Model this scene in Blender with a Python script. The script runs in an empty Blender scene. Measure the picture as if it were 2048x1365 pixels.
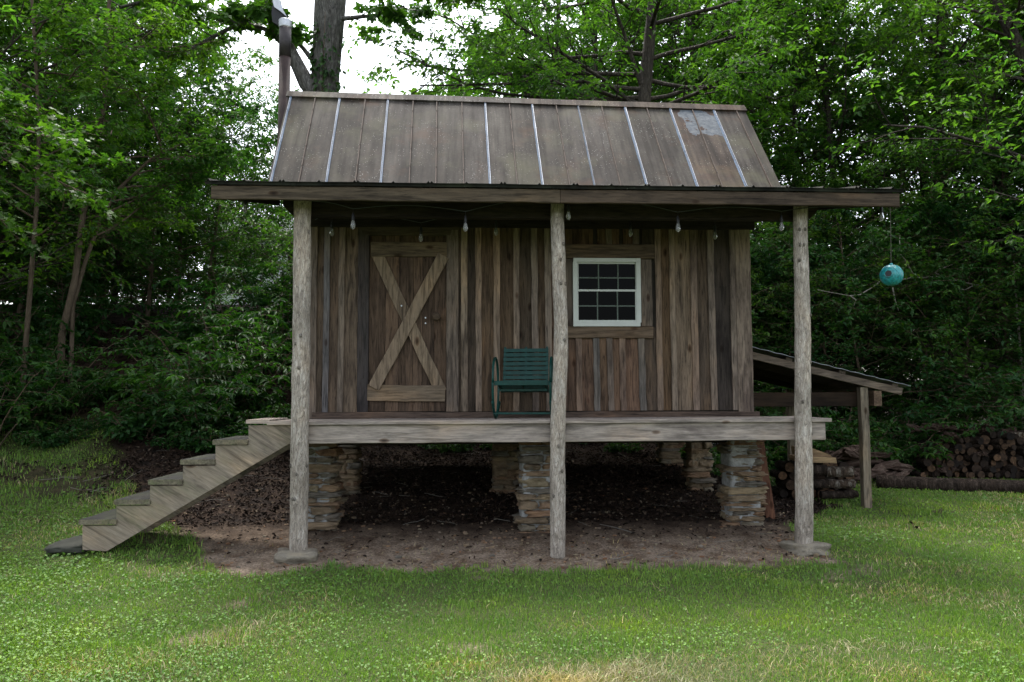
import bpy, math, random
import numpy as np
from mathutils import Vector, Matrix, noise
R = math.radians
S = bpy.context.scene
COL = S.collection
# ------------------------------------------------------------------ camera
F = 1600.0
CAM = Vector((0.0, -7.55, 1.457))
TH, PI_, RO = R(3.1), R(4.1), 0.0045
fw = Vector((math.sin(TH)*math.cos(PI_), math.cos(TH)*math.cos(PI_), math.sin(PI_)))
r0 = Vector((math.cos(TH), -math.sin(TH), 0)); u0 = r0.cross(fw)
rt = (r0 - RO*u0).normalized(); up = (u0 + RO*r0).normalized()
cam = bpy.data.objects.new('camera', bpy.data.cameras.new('camera')); COL.objects.link(cam)
m = Matrix((rt, up, -fw)).transposed().to_4x4(); m.translation = CAM
cam.matrix_world = m
cam.data.sensor_width = 36; cam.data.lens = F/2048*36; cam.data.clip_end = 2000; cam.data.clip_start = .05
S.camera = cam
def ray(px, py): return fw*F + rt*(px-1024) + up*(682.5-py)
def P(px, py, y=None, z=None, x=None):          # point where a view direction meets a world plane
    d = ray(px, py)
    if y is not None: t = (y-CAM.y)/d.y
    elif z is not None: t = (z-CAM.z)/d.z
    else: t = (x-CAM.x)/d.x
    return CAM + d*t
# ------------------------------------------------------------------ world, sun, exposure
SUN_EL, SUN_AZ = R(64), R(345)                    # azimuth from north(+Y) clockwise
w = bpy.data.worlds.new('World'); S.world = w; w.use_nodes = True
nt = w.node_tree; bg = nt.nodes['Background']
sky = nt.nodes.new('ShaderNodeTexSky'); sky.sky_type = 'NISHITA'; sky.sun_disc = False
sky.sun_elevation = SUN_EL; sky.sun_rotation = SUN_AZ; sky.dust_density = 3.0; sky.air_density = 1.0
hs = nt.nodes.new('ShaderNodeHueSaturation'); hs.inputs['Saturation'].default_value = .38; hs.inputs['Value'].default_value = 1.25
nt.links.new(sky.outputs[0], hs.inputs['Color']); nt.links.new(hs.outputs[0], bg.inputs['Color'])
bg.inputs['Strength'].default_value = 0.15
sl = bpy.data.lights.new('sun', 'SUN'); sl.energy = 2.05; sl.angle = R(16); sl.color = (1, .95, .88)
so = bpy.data.objects.new('sun', sl); COL.objects.link(so)
sd = Vector((math.sin(SUN_AZ)*math.cos(SUN_EL), math.cos(SUN_AZ)*math.cos(SUN_EL), math.sin(SUN_EL)))
so.rotation_euler = sd.to_track_quat('Z', 'Y').to_euler(); so.location = (0, 0, 20)
S.view_settings.view_transform = 'Standard'; S.view_settings.look = 'None'
S.view_settings.exposure = 1.75; S.view_settings.gamma = 1
S.render.engine = 'CYCLES'
try:
    S.cycles.max_bounces = 6; S.cycles.diffuse_bounces = 3; S.cycles.transparent_max_bounces = 8
    S.cycles.transmission_bounces = 4; S.cycles.glossy_bounces = 2
except Exception: pass

# ------------------------------------------------------------------ materials
def mat(name):
    m = bpy.data.materials.new(name); m.use_nodes = True
    n = m.node_tree; b = n.nodes['Principled BSDF']; b.inputs['Roughness'].default_value = .85
    b.inputs['Specular IOR Level'].default_value = .15
    return m, n, b
def N(n, t, **kw):
    x = n.nodes.new(t)
    for k, v in kw.items():
        if k in x.inputs: x.inputs[k].default_value = v
        else: setattr(x, k, v)
    return x
def mixc(n, a, b, fac, mode='MIX'):
    x = n.nodes.new('ShaderNodeMix'); x.data_type = 'RGBA'; x.blend_type = mode
    for s, v in ((0, fac), (6, a), (7, b)):
        if hasattr(v, 'is_linked') or hasattr(v, 'links'): n.links.new(v, x.inputs[s])
        else: x.inputs[s].default_value = v if s == 0 else (*v, 1)
    return x.outputs[2]
def ramp(n, src, stops):
    x = n.nodes.new('ShaderNodeValToRGB'); e = x.color_ramp.elements
    while len(e) < len(stops): e.new(.5)
    for i, (p, c) in enumerate(stops):
        e[i].position = p; e[i].color = (*c, 1) if hasattr(c, '__len__') else (c, c, c, 1)
    n.links.new(src, x.inputs[0]); return x.outputs[0]
def coords(n, scale=(1, 1, 1), island=True, gen='Object', rot=0.0):
    tc = n.nodes.new('ShaderNodeTexCoord'); src = tc.outputs[gen]
    if rot:
        m0 = n.nodes.new('ShaderNodeMapping'); m0.inputs['Rotation'].default_value = (0, rot, 0); n.links.new(src, m0.inputs[0]); src = m0.outputs[0]
    if island:
        g = n.nodes.new('ShaderNodeNewGeometry')
        a = n.nodes.new('ShaderNodeVectorMath'); a.operation = 'MULTIPLY_ADD'
        n.links.new(g.outputs['Random Per Island'], a.inputs[0]); a.inputs[1].default_value = (37, 53, 71)
        n.links.new(src, a.inputs[2]); src = a.outputs[0]
    mp = n.nodes.new('ShaderNodeMapping'); mp.inputs['Scale'].default_value = scale
    n.links.new(src, mp.inputs[0]); return mp.outputs[0]
def noise_t(n, v, sc, det=6, ro=.6, dist=0):
    x = N(n, 'ShaderNodeTexNoise', Scale=sc, Detail=det, Roughness=ro, Distortion=dist); n.links.new(v, x.inputs['Vector']); return x.outputs['Fac']
def bump(n, b, h, st, dist=.01):
    x = N(n, 'ShaderNodeBump', Strength=st, Distance=dist); n.links.new(h, x.inputs['Height']); n.links.new(x.outputs[0], b.inputs['Normal'])
def wood(name, base, axis='z', dark=.35, rough=.85, green=0.0, rot=0.0):
    m, n, b = mat(name)
    k = {'x': (.09, 1, 1), 'y': (1, .09, 1), 'z': (1, 1, .09)}[axis]
    k2 = {'x': (.35, 1, 1), 'y': (1, .35, 1), 'z': (1, 1, .35)}[axis]
    v = coords(n, k, True, 'Object', rot); v2 = coords(n, k2, True, 'Object', rot)
    g1 = noise_t(n, v, 60, 6, .65, .6); g2 = noise_t(n, v, 14, 5, .6, 1.5); st = noise_t(n, v2, 3.0, 6, .65)
    c = ramp(n, g1, [(.32, tuple(x*dark*.9 for x in base)), (.48, base), (.70, tuple(min(1, x*1.35) for x in base))])
    c = mixc(n, c, ramp(n, g2, [(.34, .55), (.5, 1.0), (.7, 1.2)]), 1.0, 'MULTIPLY')
    c = mixc(n, c, ramp(n, st, [(.33, (.42, .40, .42)), (.48, (1, 1, 1)), (.58, (1.08, 1.03, .98)), (.68, (1.55, 1.38, 1.2))]), .9, 'MULTIPLY')
    vo = N(n, 'ShaderNodeTexVoronoi', Scale=4.6); kk = n.nodes.new('ShaderNodeMapping')
    kk.inputs['Scale'].default_value = {'x': (.5, 1.1, 1.1), 'y': (1.1, .5, 1.1), 'z': (1.1, 1.1, .5)}[axis]
    n.links.new(coords(n), kk.inputs[0]); n.links.new(kk.outputs[0], vo.inputs['Vector'])
    c = mixc(n, c, ramp(n, vo.outputs['Distance'], [(.035, (.15, .11, .09)), (.09, (.55, .46, .4)), (.13, (1, 1, 1))]), .9, 'MULTIPLY')
    at = N(n, 'ShaderNodeAttribute', attribute_name='tint')
    c = mixc(n, c, at.outputs['Color'], 1.0, 'MULTIPLY')
    if green:
        gm = ramp(n, noise_t(n, v2, 5, 5, .7), [(.5, 0.0), (.68, green)])
        c = mixc(n, c, (.10, .13, .05), gm)
    n.links.new(c, b.inputs['Base Color']); b.inputs['Roughness'].default_value = rough
    bump(n, b, g1, .55, .006)
    return m
W_WALL = wood('weathered_wall_wood', (.096, .071, .052), 'z', .30)
W_TRIM_X = wood('weathered_trim_x', (.075, .059, .046), 'x', .55)
W_TRIM_Z = wood('weathered_trim_z', (.105, .083, .066), 'z', .45)
W_TRIM_Y = wood('weathered_trim_y', (.08, .063, .05), 'y', .35)
W_DECK = wood('deck_wood', (.25, .215, .185), 'x', .75)
W_STAIR = wood('stair_wood', (.185, .155, .12), 'x', .8, green=.25, rot=R(-31))
W_TREAD = wood('tread_wood', (.13, .115, .08), 'y', .6, green=.5)
W_TREADTOP = wood('dark_worn_tread', (.015, .015, .0135), 'y', .5, green=.12)
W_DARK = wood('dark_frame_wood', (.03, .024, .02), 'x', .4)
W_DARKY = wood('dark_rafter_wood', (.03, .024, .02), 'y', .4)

def bark(name, base, hi, sc=1.0, bmp=.8, crack=.5):
    m, n, b = mat(name)
    v = coords(n, (1, 1, .22), False)
    a = noise_t(n, v, 26*sc, 8, .7, .8); s = noise_t(n, coords(n, (1, 1, .5), False), 3.2*sc, 5, .6)
    vo = N(n, 'ShaderNodeTexVoronoi', Scale=34*sc, feature='DISTANCE_TO_EDGE'); 
    nz = n.nodes.new('ShaderNodeVectorMath'); nz.operation = 'MULTIPLY_ADD'
    n.links.new(a, nz.inputs[0]); nz.inputs[1].default_value = (.06, .06, .06); n.links.new(v, nz.inputs[2]); n.links.new(nz.outputs[0], vo.inputs['Vector'])
    c = ramp(n, a, [(.3, tuple(x*.45 for x in base)), (.5, base), (.72, hi)])
    c = mixc(n, c, ramp(n, vo.outputs['Distance'], [(0, tuple([1-crack]*3)), (.09, (1, 1, 1))]), 1.0, 'MULTIPLY')
    c = mixc(n, c, ramp(n, s, [(.3, (.6, .58, .55)), (.5, (1, 1, 1)), (.7, (1.15, 1.08, 1.0))]), 1.0, 'MULTIPLY')
    at = N(n, 'ShaderNodeAttribute', attribute_name='tint'); c = mixc(n, c, at.outputs['Color'], 1.0, 'MULTIPLY')
    n.links.new(c, b.inputs['Base Color'])
    ad = N(n, 'ShaderNodeMath', operation='ADD'); mm = N(n, 'ShaderNodeMath', operation='MULTIPLY'); mm.inputs[1].default_value = 2
    n.links.new(vo.outputs['Distance'], mm.inputs[0]); n.links.new(mm.outputs[0], ad.inputs[0]); n.links.new(a, ad.inputs[1])
    bump(n, b, ad.outputs[0], bmp, .015); return m
B_POST = bark('peeled_post_bark', (.40, .35, .295), (.62, .58, .52), 1.5, .7, .6)
B_TREE = bark('tree_bark', (.05, .042, .034), (.11, .095, .08), .8, .9, .5)
B_MAPLE = bark('maple_bark', (.11, .104, .096), (.24, .23, .215), .7, .9, .5)
B_SAPL = bark('sapling_bark', (.10, .075, .052), (.17, .13, .095), .6, .3, .2)
B_LOG = bark('log_bark', (.026, .018, .013), (.09, .068, .055), .8, .9, .5)
B_LOGW = bark('pale_log_bark', (.07, .05, .036), (.34, .32, .28), .7, .9, .5)

def leafmat(name, a, b_, trans=.45, yel=.0):
    m, n, b = mat(name)
    g = n.nodes.new('ShaderNodeNewGeometry')
    c = ramp(n, g.outputs['Random Per Island'], [(0, a), (.55, tuple((x+y)/2 for x, y in zip(a, b_))), (.93, b_), (1, tuple(min(1, x*1.5) for x in b_))])
    tc = n.nodes.new('ShaderNodeTexCoord')
    s = noise_t(n, tc.outputs['Object'], 1.1, 3, .5)
    c = mixc(n, c, ramp(n, s, [(.35, (.7, .8, .85)), (.55, (1, 1, 1)), (.7, (1.3, 1.15, .75))]), .8, 'MULTIPLY')
    oi = n.nodes.new('ShaderNodeObjectInfo')
    c = mixc(n, c, ramp(n, oi.outputs['Random'], [(0, (.8, .92, 1.0)), (.5, (1, 1, 1)), (1, (1.22, 1.08, .7))]), .8, 'MULTIPLY')
    n.links.new(c, b.inputs['Base Color']); b.inputs['Roughness'].default_value = .55; b.inputs['Specular IOR Level'].default_value = .25
    t = n.nodes.new('ShaderNodeBsdfTranslucent'); cc = mixc(n, c, (1.3, 1.5, .5), 1.0, 'MULTIPLY'); n.links.new(cc, t.inputs['Color'])
    mx = n.nodes.new('ShaderNodeMixShader'); mx.inputs[0].default_value = trans
    n.links.new(b.outputs[0], mx.inputs[1]); n.links.new(t.outputs[0], mx.inputs[2])
    n.links.new(mx.outputs[0], n.nodes['Material Output'].inputs['Surface']); return m
L_TREE = leafmat('leaf_green', (.036, .094, .018), (.078, .165, .028), .55)
L_DARK = leafmat('leaf_dark', (.026, .078, .014), (.06, .135, .02), .45)
L_SHRUB = leafmat('leaf_shrub', (.015, .055, .014), (.038, .10, .022), .4)
L_MAPLE = leafmat('leaf_maple', (.04, .095, .016), (.085, .165, .025), .4)
L_IVY = leafmat('leaf_ivy', (.03, .07, .02), (.06, .11, .03), .25)
L_GRASS = leafmat('grass_blade', (.08, .16, .03), (.165, .26, .055), .3)
L_CLOV = leafmat('clover_leaf', (.07, .145, .022), (.125, .21, .03), .3)
L_DRY = leafmat('dry_grass', (.24, .18, .09), (.44, .35, .19), .2)
m, n, b = mat('dead_leaves'); g = n.nodes.new('ShaderNodeNewGeometry')
n.links.new(ramp(n, g.outputs['Random Per Island'], [(0, (.008, .006, .0045)), (.5, (.018, .011, .008)), (.9, (.038, .024, .016)), (1, (.12, .095, .07))]), b.inputs['Base Color']); LITTER = m  # leaf colours lowered to paint in the shade under the cabin

# roof metal: worn paint, rust bloom, lichen specks, and the bare flaked patch
def metal_mat():
    m, n, b = mat('old_painted_metal')
    tc = n.nodes.new('ShaderNodeTexCoord'); v = tc.outputs['Object']
    at = N(n, 'ShaderNodeAttribute', attribute_name='tint')
    s = noise_t(n, coords(n, (1, .35, .35), False), 3.5, 6, .62); f = noise_t(n, v, 40, 6, .7)
    st = noise_t(n, coords(n, (1, .06, .06), False), 16, 5, .6)
    c = ramp(n, s, [(.32, (.014, .012, .010)), (.48, (.029, .0255, .022)), (.66, (.050, .046, .040))])
    c = mixc(n, c, ramp(n, f, [(.3, (.75, .72, .7)), (.6, (1.08, 1.06, 1.05))]), 1, 'MULTIPLY')
    c = mixc(n, c, ramp(n, st, [(.38, (.52, .48, .45)), (.5, (1, 1, 1)), (.66, (1.45, 1.4, 1.35))]), .9, 'MULTIPLY')
    ru = ramp(n, noise_t(n, v, 2.2, 7, .68), [(.54, 0), (.70, .6)])
    c = mixc(n, c, (.055, .030, .018), ru)
    li = ramp(n, noise_t(n, v, 1.4, 5, .6), [(.52, 0), (.68, .5)]); c = mixc(n, c, (.072, .070, .042), li)
    vo = N(n, 'ShaderNodeTexVoronoi', Scale=38); n.links.new(v, vo.inputs['Vector'])
    sp = ramp(n, vo.outputs['Distance'], [(.10, 1.0), (.16, 0.0)]); cl = ramp(n, noise_t(n, v, 3.1, 4, .6), [(.46, 0), (.6, 1)])
    mm = N(n, 'ShaderNodeMath', operation='MULTIPLY'); n.links.new(sp, mm.inputs[0]); n.links.new(cl, mm.inputs[1])
    c = mixc(n, c, (.3, .3, .28), mm.outputs[0])
    # flaked area carried by the 'patch' attribute
    pa = N(n, 'ShaderNodeAttribute', attribute_name='patch')
    nn = noise_t(n, v, 3.6, 7, .62)
    a1 = N(n, 'ShaderNodeMath', operation='ADD'); n.links.new(pa.outputs['Fac'], a1.inputs[0]); n.links.new(nn, a1.inputs[1])
    pk = ramp(n, a1.outputs[0], [(1.02, 0), (1.03, 1)])
    e = n.nodes.new('ShaderNodeMath'); e.operation = 'GREATER_THAN'; e.inputs[1].default_value = 1.12; n.links.new(a1.outputs[0], e.inputs[0])
    bl = ramp(n, noise_t(n, v, 20, 5, .7), [(.35, (.04, .057, .075)), (.55, (.075, .097, .118)), (.75, (.12, .14, .15))])
    c = mixc(n, c, bl, e.outputs[0])
    e2 = n.nodes.new('ShaderNodeMath'); e2.operation = 'GREATER_THAN'; e2.inputs[1].default_value = 1.09; n.links.new(a1.outputs[0], e2.inputs[0])
    e3 = n.nodes.new('ShaderNodeMath'); e3.operation = 'SUBTRACT'; n.links.new(e2.outputs[0], e3.inputs[0]); n.links.new(e.outputs[0], e3.inputs[1])
    c = mixc(n, c, (.03, .016, .01), e3.outputs[0])
    c = mixc(n, c, at.outputs['Color'], 1.0, 'MULTIPLY')
    n.links.new(c, b.inputs['Base Color']); b.inputs['Roughness'].default_value = .8
    b.inputs['Specular IOR Level'].default_value = .12
    bump(n, b, s, .3, .02); return m
METAL = metal_mat()
def simple(name, col, rough=.6, metal=0, nsc=20, var=.3, spec=.3):
    m, n, b = mat(name); tc = n.nodes.new('ShaderNodeTexCoord')
    s = noise_t(n, tc.outputs['Object'], nsc, 6, .65)
    c = mixc(n, col, ramp(n, s, [(.3, 1-var), (.7, 1+var)]), 1.0, 'MULTIPLY')
    n.links.new(c, b.inputs['Base Color']); b.inputs['Roughness'].default_value = rough; b.inputs['Metallic'].default_value = metal
    b.inputs['Specular IOR Level'].default_value = spec; bump(n, b, s, .15, .005); return m
CAULK = simple('blue_white_sealant', (.155, .205, .28), .5, 0, 60, .45)
RUSTSEAM = simple('rusty_seam', (.045, .03, .021), .8, 0, 30, .5)
PIPE = simple('rusted_pipe', (.032, .019, .016), .6, .2, 9, .45)
PIPEDK = simple('dark_pipe', (.04, .034, .035), .5, .4, 9, .4)
GALV = simple('galvanised_metal', (.36, .37, .38), .35, .8, 30, .2)
BLACK = simple('black_painted_metal', (.012, .012, .014), .5, 0, 20, .3)
CHAIRM = simple('green_enamel', (.004, .037, .030), .42, 0, 25, .35, .2)
VINYL = simple('white_vinyl', (.40, .42, .39), .4, 0, 8, .08, .4)
GRILLE = simple('window_grille', (.085, .105, .09), .6, 0, 8, .1, .1)
TEAL = simple('teal_glaze', (.012, .20, .21), .3, 0, 40, .5, .5)
PINK = simple('pink_cloth', (.5, .16, .42), .7, 0, 20, .1)
TWINE = simple('twine', (.11, .10, .085), .9, 0, 20, .2)
CABLE = simple('black_cable', (.05, .055, .065), .6)
MORTAR = simple('mortar', (.24, .24, .235), .9, 0, 22, .35)
TINROOF = simple('lean_to_tin', (.2, .21, .23), .45, .5, 8, .3)
HWALL = simple('pale_house_wall', (.60, .62, .64), .8, 0, 3, .08)
HROOF = simple('grey_house_roof', (.16, .17, .20), .8, 0, 8, .2)
m, n, b = mat('log_end_grain'); oi = n.nodes.new('ShaderNodeObjectInfo'); tc = n.nodes.new('ShaderNodeTexCoord')
c = ramp(n, oi.outputs['Random'], [(0, (.010, .008, .007)), (.5, (.026, .017, .012)), (.8, (.05, .03, .018)), (1, (.09, .052, .03))])
c = mixc(n, c, ramp(n, noise_t(n, tc.outputs['Object'], 22, 6, .7), [(.35, .35), (.65, 1.8)]), 1.0, 'MULTIPLY')
n.links.new(c, b.inputs['Base Color']); ENDG = m
DARKIN = simple('dark_interior', (.03, .025, .02), .9)
WIRE = simple('pale_line', (.5, .5, .5), .5)
SLAB = simple('mossy_slab', (.03, .031, .024), .95, 0, 14, .5)
def stonemat(name, cols, sc=7):
    m, n, b = mat(name); g = n.nodes.new('ShaderNodeNewGeometry'); v = coords(n, (1, 1, 2.2))
    c = ramp(n, g.outputs['Random Per Island'], cols); s = noise_t(n, v, sc, 8, .7); s2 = noise_t(n, v, sc*5, 6, .7)
    c = mixc(n, c, ramp(n, s, [(.3, (.5, .48, .46)), (.5, (1, 1, 1)), (.7, (1.35, 1.3, 1.2))]), 1, 'MULTIPLY')
    lich = ramp(n, noise_t(n, v, 5, 6, .6), [(.58, 0), (.68, .55)]); c = mixc(n, c, (.19, .19, .17), lich)
    n.links.new(c, b.inputs['Base Color'])
    ad = N(n, 'ShaderNodeMath', operation='ADD'); n.links.new(s, ad.inputs[0]); n.links.new(s2, ad.inputs[1]); bump(n, b, ad.outputs[0], .9, .03); return m
STONE = stonemat('fieldstone', [(0, (.12, .09, .06)), (.25, (.22, .165, .11)), (.45, (.19, .095, .052)), (.6, (.26, .21, .135)), (.8, (.14, .125, .105)), (1, (.24, .145, .085))])
FOOTST = stonemat('footing_sandstone', [(0, (.20, .175, .135)), (1, (.24, .215, .17))])
def glass():
    m, n, b = mat('window_glass'); b.inputs['Base Color'].default_value = (.0006, .0007, .0008, 1); b.inputs['Roughness'].default_value = .06
    b.inputs['Specular IOR Level'].default_value = .03; return m
GLASS = glass()
m, n, b = mat('bulb_glass'); b.inputs['Base Color'].default_value = (.5, .51, .51, 1); b.inputs['Roughness'].default_value = .08
b.inputs['Transmission Weight'].default_value = .75; b.inputs['IOR'].default_value = 1.3; BULB = m

# ------------------------------------------------------------------ mesh helpers
class MB:
    def __init__(s): s.v = []; s.f = []; s.t = []; s.mi = []; s.tint = (1, 1, 1); s.m = 0
    def add(s, vs, fs):
        k = len(s.v); s.v += [tuple(x) for x in vs]; s.f += [tuple(i+k for i in f) for f in fs]
        s.t += [s.tint]*len(fs); s.mi += [s.m]*len(fs)
    def box(s, a, b_):
        x0, y0, z0 = a; x1, y1, z1 = b_
        s.add([(x0, y0, z0), (x1, y0, z0), (x1, y1, z0), (x0, y1, z0), (x0, y0, z1), (x1, y0, z1), (x1, y1, z1), (x0, y1, z1)],
              [(0, 3, 2, 1), (4, 5, 6, 7), (0, 1, 5, 4), (1, 2, 6, 5), (2, 3, 7, 6), (3, 0, 4, 7)])
    def plank(s, p0, p1, a, b_, seg=6, jit=.003, ch=.004, rng=random):
        """sawn board: axis p0->p1, half-width vector a, half-thickness vector b; soft edges, slightly wavy"""
        p0, p1, a, b_ = map(Vector, (p0, p1, a, b_)); la, lb = a.length, b_.length; ch = min(ch, la*.5, lb*.5)
        A, B = a.normalized(), b_.normalized()
        pr = [(-la+ch, -lb), (la-ch, -lb), (la, -lb+ch), (la, lb-ch), (la-ch, lb), (-la+ch, lb), (-la, lb-ch), (-la, -lb+ch)]
        vs = []; off = rng.uniform(0, 100)
        for i in range(seg+1):
            c = p0.lerp(p1, i/seg)
            ja = jit*2.0*noise.noise(Vector((off, i*.6, 0))); jb = jit*.7*noise.noise(Vector((off, i*.6, 9)))
            for q, (u, v) in enumerate(pr):
                e = jit*.5*noise.noise(Vector((off+q//2, i*.9, 5)))
                vs.append(c + A*(u+ja+(e if u > 0 else -e)) + B*(v+jb))
        fs = []
        for i in range(seg):
            for q in range(8):
                r = (q+1) % 8; fs.append((i*8+q, i*8+r, i*8+8+r, i*8+8+q))
        fs.append(tuple(reversed(range(8)))); fs.append(tuple(seg*8+q for q in range(8)))
        s.add(vs, fs)
    def tube(s, pts, rad, sides=8, cap=True, rn=0.0, seed=0):
        pts = [Vector(p) for p in pts]; n_ = len(pts)
        if not hasattr(rad, '__len__'): rad = [rad]*n_
        t = (pts[1]-pts[0]).normalized(); ref = Vector((0, 0, 1)) if abs(t.z) < .9 else Vector((1, 0, 0))
        a = t.cross(ref).normalized(); vs = []
        for i in range(n_):
            tt = (pts[min(i+1, n_-1)]-pts[max(i-1, 0)]).normalized()
            a = (a - tt*a.dot(tt)).normalized(); b_ = tt.cross(a)
            for k in range(sides):
                th = 2*math.pi*k/sides; r = rad[i]
                if rn: r *= 1+rn*noise.noise(Vector((math.cos(th)*1.2+seed, math.sin(th)*1.2, i*.35)))+rn*.5*noise.noise(Vector((math.cos(th)*4+seed, math.sin(th)*4, i*.8)))
                vs.append(pts[i] + (a*math.cos(th)+b_*math.sin(th))*r)
        fs = [(i*sides+k, i*sides+(k+1) % sides, (i+1)*sides+(k+1) % sides, (i+1)*sides+k) for i in range(n_-1) for k in range(sides)]
        if cap: fs += [tuple(reversed(range(sides))), tuple((n_-1)*sides+k for k in range(sides))]
        s.add(vs, fs)
    def lathe(s, c, prof, sides=20):
        c = Vector(c); vs = []; n_ = len(prof)
        for r, z in prof:
            for k in range(sides): th = 2*math.pi*k/sides; vs.append(c+Vector((r*math.cos(th), r*math.sin(th), z)))
        s.add(vs, [(i*sides+k, i*sides+(k+1) % sides, (i+1)*sides+(k+1) % sides, (i+1)*sides+k) for i in range(n_-1) for k in range(sides)])
    def stone(s, c, size, seed, n_=5, p=5.0, rough=.16, rz=0.0):
        c = Vector(c); idx = {}; vs = []; fs = []
        def vid(q):
            if q not in idx:
                d = Vector(q)/ (n_/2) - Vector((1, 1, 1))
                l = (abs(d.x)**p+abs(d.y)**p+abs(d.z)**p)**(1/p); d = d/l
                f = 1+rough*noise.noise(d*1.3+Vector((seed*7.3, seed, 1)))*1.6+rough*.8*noise.noise(d*3.5+Vector((seed*3.3, seed, 5)))
                v = Vector((d.x*size[0]/2*f, d.y*size[1]/2*f, d.z*size[2]/2*(1+(f-1)*.8)))
                v.rotate(Matrix.Rotation(rz, 3, 'Z')); idx[q] = len(vs); vs.append(c+v)
            return idx[q]
        for ax in range(3):
            for sd_ in (0, n_):
                for i in range(n_):
                    for j in range(n_):
                        q = []
                        for (a, b_) in ((i, j), (i+1, j), (i+1, j+1), (i, j+1)):
                            t = [0, 0, 0]; t[ax] = sd_; t[(ax+1) % 3] = a; t[(ax+2) % 3] = b_; q.append(vid(tuple(t)))
                        fs.append(tuple(q) if sd_ else tuple(reversed(q)))
        s.add(vs, fs)
    def build(s, name, mats, parent=None, smooth=False, origin=None):
        o_ = Vector(origin) if origin is not None else (parent_world(parent) if parent else Vector((0, 0, 0)))
        me = bpy.data.meshes.new(name); me.from_pydata([tuple(Vector(v)-o_) for v in s.v], [], s.f)
        if not isinstance(mats, (list, tuple)): mats = [mats]
        for q in mats: me.materials.append(q)
        me.polygons.foreach_set('material_index', s.mi)
        if smooth: me.polygons.foreach_set('use_smooth', [True]*len(s.f))
        ca = me.color_attributes.new('tint', 'FLOAT_COLOR', 'CORNER'); arr = []
        for p_, t in zip(me.polygons, s.t): arr += [*t, 1]*p_.loop_total
        ca.data.foreach_set('color', arr); me.update()
        ob = bpy.data.objects.new(name, me); COL.objects.link(ob)
        if parent: ob.parent = parent
        else: ob.location = o_
        return ob
def parent_world(p):
    v = Vector((0, 0, 0))
    while p: v += p.location; p = p.parent
    return v
def tag(o, label=None, cat=None, group=None, kind=None):
    if label: o['label'] = label
    if cat: o['category'] = cat
    if group: o['group'] = group
    if kind: o['kind'] = kind
    return o
def thing(name, loc, label, cat, group=None):
    o = bpy.data.objects.new(name, None); COL.objects.link(o); o.location = loc; o.empty_display_size = .1
    return tag(o, label, cat, group)
def copy_tree(o, parent=None):
    c = o.copy(); COL.objects.link(c)
    if parent: c.parent = parent
    for ch in list(o.children): copy_tree(ch, c)
    return c
def npmesh(name, V, Fq, mat_, smooth=False):
    """V (n,3); Fq (m,k) constant-size faces"""
    me = bpy.data.meshes.new(name); m_, k = Fq.shape
    me.vertices.add(len(V)); me.vertices.foreach_set('co', V.astype(np.float32).ravel())
    me.loops.add(m_*k); me.loops.foreach_set('vertex_index', Fq.astype(np.int32).ravel())
    me.polygons.add(m_); me.polygons.foreach_set('loop_start', np.arange(0, m_*k, k, dtype=np.int32))
    try: me.polygons.foreach_set('loop_total', np.full(m_, k, dtype=np.int32))
    except Exception: pass
    if smooth: me.polygons.foreach_set('use_smooth', np.ones(m_, dtype=bool))
    me.materials.append(mat_); me.update(calc_edges=True); me.validate(); return me

# ------------------------------------------------------------------ terrain
def sstep(a, b, x):
    t = np.clip((x-a)/(b-a), 0, 1); return t*t*(3-2*t)
rg = np.random.RandomState(5)
_ph = rg.uniform(0, 6.28, (24, 2)); _fr = rg.normal(0, 1, (24, 2))
def wav(x, y, sc, k0=0, k=8):
    s = 0
    for i in range(k0, k0+k): s = s+np.sin((x*_fr[i, 0]+y*_fr[i, 1])*sc+_ph[i, 0])*np.cos((x*_fr[i, 1]-y*_fr[i, 0])*sc*.7+_ph[i, 1])
    return s/k*1.6
def gz(x, y):
    x = np.asarray(x, float); y = np.asarray(y, float)
    right = np.interp(y, [-20, -.6, 0, .85, 2.5, 4.5, 8, 14, 25, 60, 300], [0, 0, .03, .14, .30, .62, .9, 1.3, 2.2, 4, 6])
    fr = np.interp(y, [-20, 0, 3, 7, 14, 25, 60, 300], [0, .0, .08, .14, .5, 1.5, 3, 5])
    left = np.interp(y, [-20, -.4, 1.2, 3.6, 5.5, 8.5, 14, 25, 60, 300], [0, .02, .2, .74, 1.5, 2.8, 4.0, 4.6, 6, 7])
    a = sstep(2.9, 4.2, x); b_ = sstep(-1.0, -3.4, x) if False else 1-sstep(-3.6, -1.2, x)
    z = right*(1-a)+fr*a; z = z*(1-b_)+left*b_
    z = z+.018*wav(x, y, 2.1)+.008*wav(x, y, 6.5, 8)
    z = z+.06*wav(x, y, .9, 4)*sstep(3, 6, y)
    z = z-.03*np.exp(-((x-.55)**2/1.5+(y+.25)**2/.3))
    return z
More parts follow.
